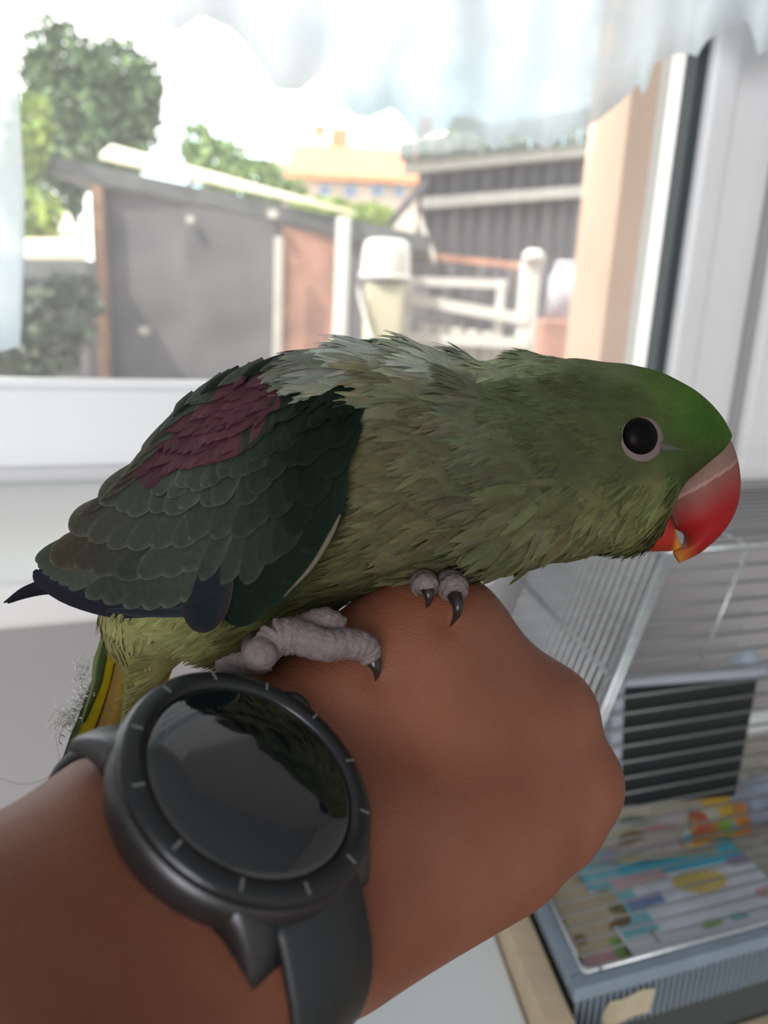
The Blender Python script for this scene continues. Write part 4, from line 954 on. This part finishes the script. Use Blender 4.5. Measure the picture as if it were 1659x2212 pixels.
# ---- trees and shrubs: trunk plus a crown of separate leaves
def tree(name, label, blobs, d, nleaf, size, cols, trunk=None, group='trees and shrubs in the yard', seed=1, cat='tree'):
    g = np.random.default_rng(seed); base = down_to(P(blobs[0][0], blobs[0][1], d))
    t = thing(name, label, cat, tuple(base), group); tot = sum(b_[2] * b_[3] for b_ in blobs); V = []; C = []
    lf = np.array([(0, -1, 0), (.45, -.2, .12), (.3, .5, .1), (0, 1, 0), (-.3, .5, .1), (-.45, -.2, .12)], float)
    for (x, y, rx, ry, *dz) in blobs:
        n = int(nleaf * rx * ry / tot); c = P(x, y, d + (dz[0] if dz else 0)); s_ = d / FPX
        u = g.normal(size=(n, 3)); u /= np.linalg.norm(u, axis=1)[:, None]; u *= g.uniform(.35, 1.0, (n, 1)) ** .5
        pos = c + u * np.array([rx * s_, (rx + ry) / 2 * s_, ry * s_])
        A = g.normal(size=(n, 3)); A /= np.linalg.norm(A, axis=1)[:, None]; B = np.cross(A, g.normal(size=(n, 3))); B /= np.linalg.norm(B, axis=1)[:, None]; N = np.cross(A, B)
        sz = size * g.uniform(.6, 1.3, (n, 1, 1))
        V.append((pos[:, None] + sz * (lf[None, :, 0:1] * B[:, None] + lf[None, :, 1:2] * A[:, None] + lf[None, :, 2:3] * N[:, None])).reshape(-1, 3))
        cc_ = np.array(cols)[g.integers(0, len(cols), n)] * g.uniform(.75, 1.2, (n, 1)); C.append(np.repeat(cc_, 6, 0))
    V = np.concatenate(V); C = np.concatenate(C); n = len(V) // 6
    i = np.arange(n)[:, None] * 6; F = np.concatenate([i + np.array([[0, 1, 5]]), i + np.array([[1, 2, 4]]), i + np.array([[1, 4, 5]]), i + np.array([[2, 3, 4]])])
    o = obj('foliage', V, F, M_leafA, t, cols=C, smooth=False); o['kind'] = 'stuff'
    if trunk:
        top = P(trunk[0], trunk[1], d); r = trunk[2] * d / FPX
        obj('trunk', *tube([base, base * .5 + np.array([top[0], top[1], base[2] * .2 + top[2] * .8]) * .5, top], [r * 1.3, r, r * .55], 10), M_bark, t)
        for ang, ln in ((-.9, 1.0), (.8, .9), (.2, 1.2)):
            e = top + R_ * math.sin(ang) * ln * trunk[2] * 8 * d / FPX + np.array((0, 0, math.cos(ang) * ln * trunk[2] * 8 * d / FPX))
            obj('branch', *tube([top - (0, 0, r), (top + e) / 2 + (0, 0, r * .5), e], [r * .55, r * .35, r * .12], 7), M_bark, t)
G1 = [(.05, .10, .028), (.07, .13, .035), (.035, .075, .028)]; G2 = [(.20, .30, .05), (.26, .33, .05)]; G3 = [(.12, .20, .06), (.17, .25, .07)]
tree('broadleaf_tree', 'tall dark green tree rising behind the left end of the shed', [(200, 260, 120, 120), (130, 170, 80, 120), (260, 180, 90, 90), (170, 330, 150, 80), (300, 240, 50, 90), (90, 420, 90, 80)], 9.0, 5200, .075, G1, (215, 420, 14), seed=2)
tree('lime_shrub', 'bright lime green leafy branch at the upper left beside the curtain', [(70, 270, 45, 60), (60, 330, 40, 50), (70, 460, 60, 50), (30, 380, 40, 60)], 4.0, 500, .05, G2, (60, 480, 6), seed=3, cat='shrub')
tree('lime_shrub', 'light green shrub showing over the middle of the shed roof', [(470, 360, 70, 60), (540, 390, 80, 50), (430, 320, 40, 50), (600, 410, 70, 30)], 12.0, 1100, .10, G3, (500, 430, 8), seed=4, cat='shrub')
tree('round_bush', 'small yellow-green bush between the shed roof and the barn brace', [(800, 470, 60, 30), (700, 450, 70, 20)], 10.0, 500, .08, G2, (780, 500, 6), seed=5, cat='bush')
tree('leafy_shrub', 'dull green shrub filling the lower left corner outside the window', [(110, 690, 100, 70), (60, 770, 100, 60), (150, 640, 70, 40)], 2.9, 700, .04, [(.10, .13, .06), (.13, .15, .10), (.06, .08, .06)], (110, 800, 8), seed=6, cat='shrub')
tree('broadleaf_tree', 'pale green tree peeping over the barn roof ridge', [(1010, 290, 45, 32), (1080, 298, 45, 24)], 11.0, 350, .10, G3, (1010, 330, 6), seed=8)
# ================================================================== NET CURTAIN
M_lace = bpy.data.materials.new('net_curtain'); M_lace.use_nodes = True; nt = M_lace.node_tree; nt.nodes.clear()
o_ = nt.nodes.new('ShaderNodeOutputMaterial'); tr = nt.nodes.new('ShaderNodeBsdfTransparent'); tl = nt.nodes.new('ShaderNodeBsdfTranslucent'); df = nt.nodes.new('ShaderNodeBsdfDiffuse')
tl.inputs['Color'].default_value = (.80, .88, .94, 1); df.inputs['Color'].default_value = (.85, .88, .9, 1)
m1 = nt.nodes.new('ShaderNodeMixShader'); m1.inputs[0].default_value = .12; m2 = nt.nodes.new('ShaderNodeMixShader')
cc = nt.nodes.new('ShaderNodeTexCoord'); vo = nt.nodes.new('ShaderNodeTexVoronoi'); vo.inputs['Scale'].default_value = 26; nz = nt.nodes.new('ShaderNodeTexNoise'); nz.inputs['Scale'].default_value = 9; nz.inputs['Detail'].default_value = 4
ad_ = nt.nodes.new('ShaderNodeMath'); ad_.operation = 'ADD'; mr = nt.nodes.new('ShaderNodeMapRange'); mr.inputs[1].default_value = .6; mr.inputs[2].default_value = 1.15; mr.inputs[3].default_value = .60; mr.inputs[4].default_value = .74
nt.links.new(cc.outputs['Object'], vo.inputs['Vector']); nt.links.new(cc.outputs['Object'], nz.inputs['Vector']); nt.links.new(vo.outputs['Distance'], ad_.inputs[0]); nt.links.new(nz.outputs['Fac'], ad_.inputs[1]); nt.links.new(ad_.outputs[0], mr.inputs[0])
nt.links.new(tl.outputs[0], m1.inputs[1]); nt.links.new(df.outputs[0], m1.inputs[2]); nt.links.new(mr.outputs[0], m2.inputs[0]); nt.links.new(tr.outputs[0], m2.inputs[1]); nt.links.new(m1.outputs[0], m2.inputs[2]); nt.links.new(m2.outputs[0], o_.inputs['Surface'])
def curtain(edge, px0, px1, label, out=-.06, fold=.012, seed=0):
    """edge: (pixel x, pixel y) lower hem; hangs from the rail above the window"""
    e = np.array(edge, float); n = 150; m = 26; V = []; z1 = z_top + .05
    us = np.linspace(uz(PW(px0, 300, out))[0], uz(PW(px1, 300, out))[0], n)
    eu = []; ez = []
    for x, y in e: u_, z_ = uz(PW(x, y, out)); eu.append(u_); ez.append(z_)
    o_i = np.argsort(eu); eu = np.array(eu)[o_i]; ez = np.array(ez)[o_i]
    for i, u in enumerate(us):
        zb = np.interp(u, eu, ez)
        for j in range(m):
            f = j / (m - 1); z = zb + (z1 - zb) * f
            V.append(W(u, z, out + fold * math.sin(u * 42 + seed) * (.5 + .5 * f) + fold * .5 * math.sin(u * 97 + 3 * f)))
    F = [(i * m + j, (i + 1) * m + j, (i + 1) * m + j + 1, i * m + j + 1) for i in range(n - 1) for j in range(m - 1)]
    o = obj('net_curtain', V, F, M_lace); sm = o.modifiers.new('thickness', 'SOLIDIFY'); sm.thickness = .0006
    return tag(o, label, 'curtain')
scal = []
for x, y in [(330, -40), (380, 70), (440, 20), (500, 60), (540, 110), (600, 190), (650, 195), (690, 160), (720, 230), (770, 250), (800, 250), (850, 230), (905, 300), (960, 275), (1010, 285), (1055, 332), (1105, 288), (1135, 292), (1175, 325), (1230, 285), (1290, 265), (1340, 215), (1372, 180), (1392, 215), (1410, 140), (1450, 120), (1500, 125), (1560, 70), (1610, 40), (1640, 120), (1690, 90)]: scal.append((x, y))
curtain(scal, 330, 1690, 'white lace curtain with scalloped hem across the top of the window', seed=1)
curtain([(-90, 780), (-40, 770), (20, 755), (42, 750), (46, 700), (52, 500), (60, 100)], -90, 46, 'white lace curtain edge hanging down the left side of the window', out=-.05, fold=.006, seed=2)
# ================================================================== CAGE
M_wire = material('cage_wire', (0.52, 0.55, 0.56), 0.35, metal=0.7, var=.1, vscale=200)
M_wired = material('cage_wire_dull', (0.20, 0.21, 0.21), 0.5, metal=0.6)
M_tray = material('cage_tray_plastic', (0.22, 0.28, 0.34), 0.5, var=.08, vscale=30)
M_mesh = material('tray_mesh_dark', (0.055, 0.065, 0.065), 0.7)
M_tape = material('masking_tape', (0.50, 0.44, 0.31), 0.8, var=.1, vscale=60)
M_blk = material('black_plastic', (0.010, 0.013, 0.014), 0.45)
M_grey = material('grey_plastic', (0.33, 0.36, 0.42), 0.5)
C0 = P(1262, 2100, .470); zc = C0[2]                             # near left corner of the cage floor frame
A1 = PZ(1160, 1885, zc); LD = unit(A1 - C0)                        # the left side runs away from us
RD = unit(np.cross(LD, (0, 0, 1)))                                 # along the front, rightwards
if np.dot(RD, RGT) < 0: RD = -RD
fr_ = PZ(1659, 1992, zc); RD = hdir(fr_ - C0)
LENF = .30; DEP = np.linalg.norm(A1 - C0)
cage = thing('bird_cage', 'wire bird cage with grey plastic base at the lower right', 'cage', tuple(C0 + RD * .15 + LD * .15 - np.array((0, 0, .075))))
WR_ = .00105
def wire(a, c, r=WR_, mat=None, name='wire', seg=6):
    return obj(name, *tube([a, (np.asarray(a) + c) / 2, c], [r] * 3, seg), mat or M_wire, cage)
# tray: rim, side walls, mesh strips
Z = np.array((0, 0, 1.0)); TD = .29
b = MB(); w_ = .012
b.add(*abox(C0 - RD * .010 - LD * .009 - Z * .012, RD * (LENF + .03), LD * w_, Z * .010)); bevel(b.build('rim', M_tray, cage, smooth=False), .0015)
b = MB(); b.add(*abox(C0 - RD * .010 + LD * (w_ - .009) - Z * .012, RD * w_, LD * TD, Z * .010)); bevel(b.build('rim', M_tray, cage, smooth=False), .0015)
tb = MB(); tb.add(*abox(C0 - RD * .008 - LD * .006 - Z * .075, RD * (LENF + .03), LD * .003, Z * .064)); tb.add(*abox(C0 - RD * .008 - LD * .006 - Z * .075, RD * .003, LD * TD, Z * .064)); tb.add(*abox(C0 - RD * .008 - LD * .006 - Z * .075, RD * (LENF + .03), LD * TD, Z * .004))
tray = tb.build('tray', M_mesh, cage, smooth=False)
for k in range(66):
    p = C0 - RD * (.0075 - k * .0048) - LD * .0085 - Z * .040; V, F = abox(p, RD * .0017, LD * .0026, Z * .028); obj('tray_rib', V, F, M_tray, tray, smooth=False)
b = MB(); p = C0 + RD * .014 - LD * .0092 - Z * .036
pts = [(0, 0), (.010, -.001), (.024, .002), (.034, .001), (.035, .010), (.036, .019), (.026, .021), (.012, .018), (.002, .019), (-.002, .010)]
V = [p + RD * x + Z * y for x, y in pts] + [p + RD * x + Z * y - LD * .0006 for x, y in pts]; nq = len(pts)
obj('tape', V, [tuple(range(nq)), tuple(range(nq, 2 * nq))[::-1]] + [(i, (i + 1) % nq, nq + (i + 1) % nq, nq + i) for i in range(nq)], M_tape, tray, smooth=False)
# floor grid in front of the upright panel
wire(C0, A1, .0018); wire(C0, C0 + RD * LENF, .0016)
corner_ = [C0 + LD * .01, C0 + LD * .003 + RD * .0006, C0 + RD * .003 + LD * .0006, C0 + RD * .012]
obj('wire', *tube(corner_, [.0018] * 4, 6), M_wire, cage)
nF = 8
for k in range(1, nF): q = C0 + LD * DEP * k / nF + Z * .001; wire(q, q + RD * LENF, .0008, M_wired)
# upright panel: leans as in the photo
dA = float(np.dot(A1 - CAM, FWD)); T1 = P(1440, 1192, dA - .035)
nH = 18
for k in range(nH + 1):
    f = k / nH; q = A1 + (T1 - A1) * f; L_ = LENF
    wire(q, q + RD * L_, .0017 if k == nH else .0010, M_wire if k == nH else M_wired)
off = RD * .005
wire(A1, T1, .0026); wire(A1 + off, T1 + off, .0018); wire(A1 - LD * 0 - RD * .0045, T1 - RD * .0045, .0011, M_wired)
q0_, q1_ = A1 + RD * .068, T1 + RD * .068; wire(q0_ + (q1_ - q0_) * .62 - LD * .003, q1_ - LD * .003, .0013)
# left side panel, running away to the window, with its cross bar
nV = 19; SP = .0105
for k in range(1, nV):
    s_ = LD * SP * k; wire(A1 + s_, T1 + s_, .0011)
for f in (.62, .995, .02): wire(A1 + (T1 - A1) * f - RD * .002, A1 + (T1 - A1) * f + LD * SP * nV - RD * .002, .0018)
# top panel
for k in range(1, 16):
    s_ = LD * SP * 1.25 * k; wire(T1 + s_, T1 + s_ + RD * LENF, .0010, M_wired)
wire(T1 + RD * .07, T1 + RD * .07 + LD * .2, .0016)
# back side of the cage
B0 = A1 + LD * SP * nV; B1 = T1 + LD * SP * nV
for k in range(0, 14): wire(B0 + (B1 - B0) * k / 13, B0 + (B1 - B0) * k / 13 + RD * LENF, .0010)
# feeder hung behind the bars
def pan(px, py, back):                                            # point on the upright panel's plane, pushed back by metres
    n_ = unit(np.cross(RD, T1 - A1)); n_ = n_ if np.dot(n_, FWD) > 0 else -n_
    return onplane(px, py, A1 + n_ * back, n_)
fd = thing('feeder', 'black plastic feeder box hung inside the cage bars', 'feeder', tuple(pan(1470, 1740, .03)))
fq = [pan(1342, 1744, .004), pan(1590, 1722, .004), pan(1640, 1462, .004), pan(1352, 1484, .004)]
back = LD * .018
bevel(MB().add(*slab(fq, back)).build('box', M_blk, fd, smooth=False), .002)
fq = [pan(1352, 1486, .002), pan(1652, 1464, .002), pan(1656, 1446, .002), pan(1352, 1466, .002)]
bevel(MB().add(*slab(fq, back * .3)).build('lid', M_grey, fd, smooth=False), .001)
fq = [pan(1306, 1746, .006), pan(1342, 1744, .006), pan(1352, 1470, .006), pan(1330, 1478, .006)]
MB().add(*slab(fq, back * .5)).build('side_plate', M_grey, fd, smooth=False)
# perch tube, right of the feeder
M_ptube = material('white_tube', (.6, .63, .62), .5)
p0_, p1_ = pan(1612, 1560, .05), pan(1700, 1545, .05)
o = obj('perch', *tube([p0_ - RD * .01, p0_, (p0_ + p1_) / 2, p1_ + RD * .04], [.008, .0105, .0105, .0105], 18), M_ptube); tag(o, 'pale round perch tube beside the black feeder', 'perch')
# crumpled clear film lying on the feeder lid
M_film = material('thin_film', (.42, .50, .60), .3); g = np.random.default_rng(5); V = []; cc_ = pan(1618, 1440, .02)
for i in range(9):
    for j in range(7): V.append(cc_ + RD * (i - 4) * .0032 + LD * (j - 3) * .005 + Z * (.013 * math.exp(-((i - 4) / 2.4) ** 2 - ((j - 3) / 2.2) ** 2) + g.uniform(0, .0035)))
o = obj('plastic_film', V, [(i * 7 + j, i * 7 + 7 + j, i * 7 + 8 + j, i * 7 + j + 1) for i in range(8) for j in range(6)], M_film); o.modifiers.new('t', 'SOLIDIFY').thickness = .0005
tag(o, 'crumpled bluish plastic film on top of the black feeder', 'plastic film')
# ---- printed newspaper on the cage floor: flat print painted as colour
M_paper = material('newspaper_print', attr=True, rough=.7, var=.12, vscale=90)
def sheet(o, ex, ey, n, m, paint, label, lift=0.0, seed=0):
    g = np.random.default_rng(seed); V = []; C = []
    for i in range(n + 1):
        for j in range(m + 1):
            u, v = i / n, j / m; V.append(o + ex * u + ey * v + Z * (lift + .0016 * math.sin(u * 9 + seed) * math.sin(v * 7 + seed * 2))); C.append(paint(u, v))
    F = [(i * (m + 1) + j, (i + 1) * (m + 1) + j, (i + 1) * (m + 1) + j + 1, i * (m + 1) + j + 1) for i in range(n) for j in range(m)]
    ob = obj('newspaper', V, F, M_paper, cols=np.array(C)); ob.modifiers.new('t', 'SOLIDIFY').thickness = .0003
    return tag(ob, label, 'newspaper', 'newspapers lining the cage')
def blobs(base, bl):
    def f(u, v):
        c = np.array(base)
        for (x, y, rx, ry, col, sq) in bl:
            q = (max(abs(u - x) / rx, abs(v - y) / ry) if sq else math.hypot((u - x) / rx, (v - y) / ry))
            if q < 1: c = np.array(col)
        return c
    return f
g = np.random.default_rng(9)
cy, wh, ye, br, gn, pk, bl_, pu = (.09, .46, .62), (.66, .72, .80), (.66, .52, .16), (.20, .13, .07), (.20, .40, .10), (.55, .34, .38), (.20, .27, .48), (.30, .24, .42)
zf = zc - .006
def onf(px, py, dz=0.0): return PZ(px, py, zf + dz)
b = MB(); b.add(*abox(C0 - Z * .009, RD * LENF, LD * .28, Z * .0012)); o = b.build('newspaper', material('plain_newsprint', (.42, .40, .34), .8, var=.2, vscale=60), smooth=False); tag(o, 'plain beige newsprint lining the whole cage floor under the other pages', 'newspaper', 'newspapers lining the cage')
# big white and blue sheet
s0, s1, s2 = onf(1372, 2078, .0), onf(1740, 1984, .0), onf(1210, 1830, .0)
sheet(s0, s1 - s0, s2 - s0, 70, 70, blobs(wh, [(.5, .72, .75, .16, cy, 1), (.12, .6, .1, .45, (.22, .50, .58), 1), (.62, .45, .17, .10, ye, 0), (.75, .72, .14, .06, ye, 0), (.25, .38, .10, .05, bl_, 1), (.3, .55, .16, .05, (.58, .42, .45), 1), (.95, .55, .1, .05, pu, 0), (.5, .12, .06, .03, gn, 0), (.66, .12, .06, .03, (.15, .45, .5), 0), (.1, .93, .12, .05, (.1, .13, .2), 0), (.85, .9, .2, .05, wh, 1), (.95, .25, .1, .05, pk, 0)]), 'white and sky-blue printed newspaper sheet on the cage floor', .0012, 1)
s0, s1, s2 = onf(1272, 2104), onf(1440, 2062), onf(1168, 1895)
sheet(s0, s1 - s0, s2 - s0, 30, 50, blobs((.50, .43, .30), [(.3, .08, .3, .08, pk, 1), (.55, .14, .12, .12, gn, 1), (.8, .1, .25, .12, (.32, .24, .2), 1), (.8, .34, .3, .08, br, 0), (.85, .5, .25, .06, (.22, .18, .08), 0), (.1, .3, .08, .05, br, 0), (.9, .72, .25, .06, (.28, .22, .1), 0)]), 'beige and green printed newspaper strip along the left edge of the cage floor', .0002, 2)
s0, s1, s2 = onf(1235, 1880), onf(1545, 1850), onf(1290, 1735)
sheet(s0, s1 - s0, s2 - s0, 60, 50, blobs((.40, .38, .30), [(.35, .35, .1, .1, br, 0), (.45, .15, .15, .08, (.55, .5, .5), 0), (.55, .45, .12, .06, (.45, .25, .25), 0), (.75, .2, .2, .12, (.55, .48, .5), 0), (.8, .22, .1, .07, (.42, .12, .14), 0), (.25, .75, .2, .1, (.50, .46, .36), 1), (.35, .6, .12, .08, (.14, .18, .14), 0), (.62, .62, .1, .12, (.5, .45, .47), 1), (.2, .1, .12, .1, (.33, .36, .5), 0), (.4, .05, .1, .06, (.4, .4, .25), 0)]), 'brownish photo page of newspaper under the feeder', .003, 3)
s0, s1, s2 = onf(1495, 1832), onf(1625, 1806), onf(1482, 1735)
sheet(s0, s1 - s0, s2 - s0, 30, 24, blobs((.52, .22, .05), [(.5, .75, .25, .3, (.58, .36, .03), 1), (.1, .8, .12, .25, (.42, .06, .06), 1), (.6, .2, .14, .2, (.25, .42, .06), 0), (.2, .4, .12, .2, (.45, .10, .05), 1)]), 'orange and yellow magazine page right below the feeder', .0042, 4)
s0, s1, s2 = onf(1580, 1800), onf(1720, 1770), onf(1560, 1700)
sheet(s0, s1 - s0, s2 - s0, 20, 20, blobs((.32, .38, .50), [(.2, .4, .2, .2, (.2, .22, .26), 0)]), 'bluish grey newspaper page at the right edge of the cage', .0035, 5)
# ================================================================== TABLE under the cage and white stool
M_beige = material('beige_laminate', (.60, .48, .33), .5, var=.06, vscale=12, stretch=(1, 6, 1))
M_edge = material('raw_edge_wood', (.50, .33, .15), .6, var=.15, vscale=20)
M_wtop = material('white_laminate', (.80, .86, .88), .4, var=.03, vscale=5)
zt = zc - .0755
tbl = thing('table', 'beige topped table carrying the bird cage', 'table', (float(C0[0] + .15), float(C0[1] + .1), 0.0))
wpl = .020; edge = C0 - RD * (.0115 + wpl)     # left face of the plank
Tn = np.array([edge[0], edge[1], zt]) - LD * .10; TL = LD * .40; TR = RD * (wpl + .40)
bevel(MB().add(*slab([Tn, Tn + TR, Tn + TR + TL, Tn + TL], np.array((0, 0, -.03)))).build('table_top', M_beige, tbl, smooth=False), .003)
for fa, fb in ((.06, .08), (.06, .9), (.94, .08), (.94, .9)):
    q = Tn + TR * fa + TL * fb; q = np.array([q[0], q[1], 0]); bevel(MB().add(*abox(q - (.02, .02, 0), (.04, 0, 0), (0, .04, 0), (0, 0, zt - .031))).build('leg', M_edge, tbl, smooth=False), .003)
o = MB().add(*abox(np.array([edge[0], edge[1], zt + .0005]) - LD * .09, RD * wpl, LD * .37, Z * .060)).build('wooden_plank', M_beige, smooth=False); bevel(o, .002)
tag(o, 'beige wooden plank lying along the left side of the cage base', 'plank')
# white low cabinet beside the table
zw = zc - .036
k0 = np.array([Tn[0], Tn[1], 0]) - RD * .261 - LD * .10; kr_ = RD * .26; kd = LD * .40
cab = thing('cabinet', 'white low cabinet left of the cage table, below the fist', 'cabinet', tuple(k0 + kr_ * .5 + kd * .5))
bevel(MB().add(*abox(k0 + Z * (zw - .022), kr_, kd, Z * .022)).build('top', M_wtop, cab, smooth=False), .003)
MB().add(*abox(k0 + kr_ * .02 + kd * .02 + Z * .08, kr_ * .96, kd * .96, Z * (zw - .103))).build('body', M_white, cab, smooth=False)
dr = MB().add(*abox(k0 + kr_ * .04 - kd * .02 + Z * .10, kr_ * .92, kd * .035, Z * (zw - .14))).build('door', M_white, cab, smooth=False)
obj('handle', *tube([k0 + kr_ * .8 - kd * .05 + Z * (zw - .3), k0 + kr_ * .8 - kd * .05 + Z * (zw - .18)], [.005, .005], 8), M_wire, dr)
MB().add(*abox(k0 + kr_ * .05 + kd * .05, kr_ * .9, kd * .9, Z * .08)).build('plinth', M_white, cab, smooth=False)
# ================================================================== FLUFF caught at the tail
M_fluff = material('white_fluff', (.75, .76, .74), .9)
g = np.random.default_rng(21); mb = MB()
def strand(p, n, step, r, spread):
    pts = [np.array(p, float)]; d = g.normal(size=2); d /= np.linalg.norm(d)
    for _ in range(n): d = d + g.normal(0, spread, 2); d /= np.linalg.norm(d); pts.append(pts[-1] + d * step)
    return pts
for (cx_, cy_, rx, ry, n) in ((182, 1450, 10, 14, 16), (188, 1475, 16, 12, 14), (178, 1515, 24, 14, 22), (150, 1545, 24, 14, 34), (185, 1500, 14, 20, 14), (140, 1565, 14, 10, 16)):
    for _ in range(n):
        p = (cx_ + g.normal(0, rx * .5), cy_ + g.normal(0, ry * .5)); q = strand(p, 7, 6, 1, .9); dz = 209 + g.normal(0, 2)
        mb.add(*tube(C2W(np.array([PC(a, c, dz + 1.2 * math.sin(i)) for i, (a, c) in enumerate(q)])), g.uniform(.00006, .00022), 4))
th = catmull(np.array([(128, 1570), (120, 1590), (128, 1640), (120, 1665), (80, 1688), (40, 1692), (0, 1680), (-40, 1675)], float), 24)
for o_y in (0, 3): mb.add(*tube(C2W(np.array([PC(a, c + o_y * min(1, i / 10), 209 - i * .3) for i, (a, c) in enumerate(th)])), .00009, 4))
o = mb.build('lint', M_fluff); tag(o, 'wisp of white fluff with a trailing thread beside the tail', 'fluff', kind='stuff')
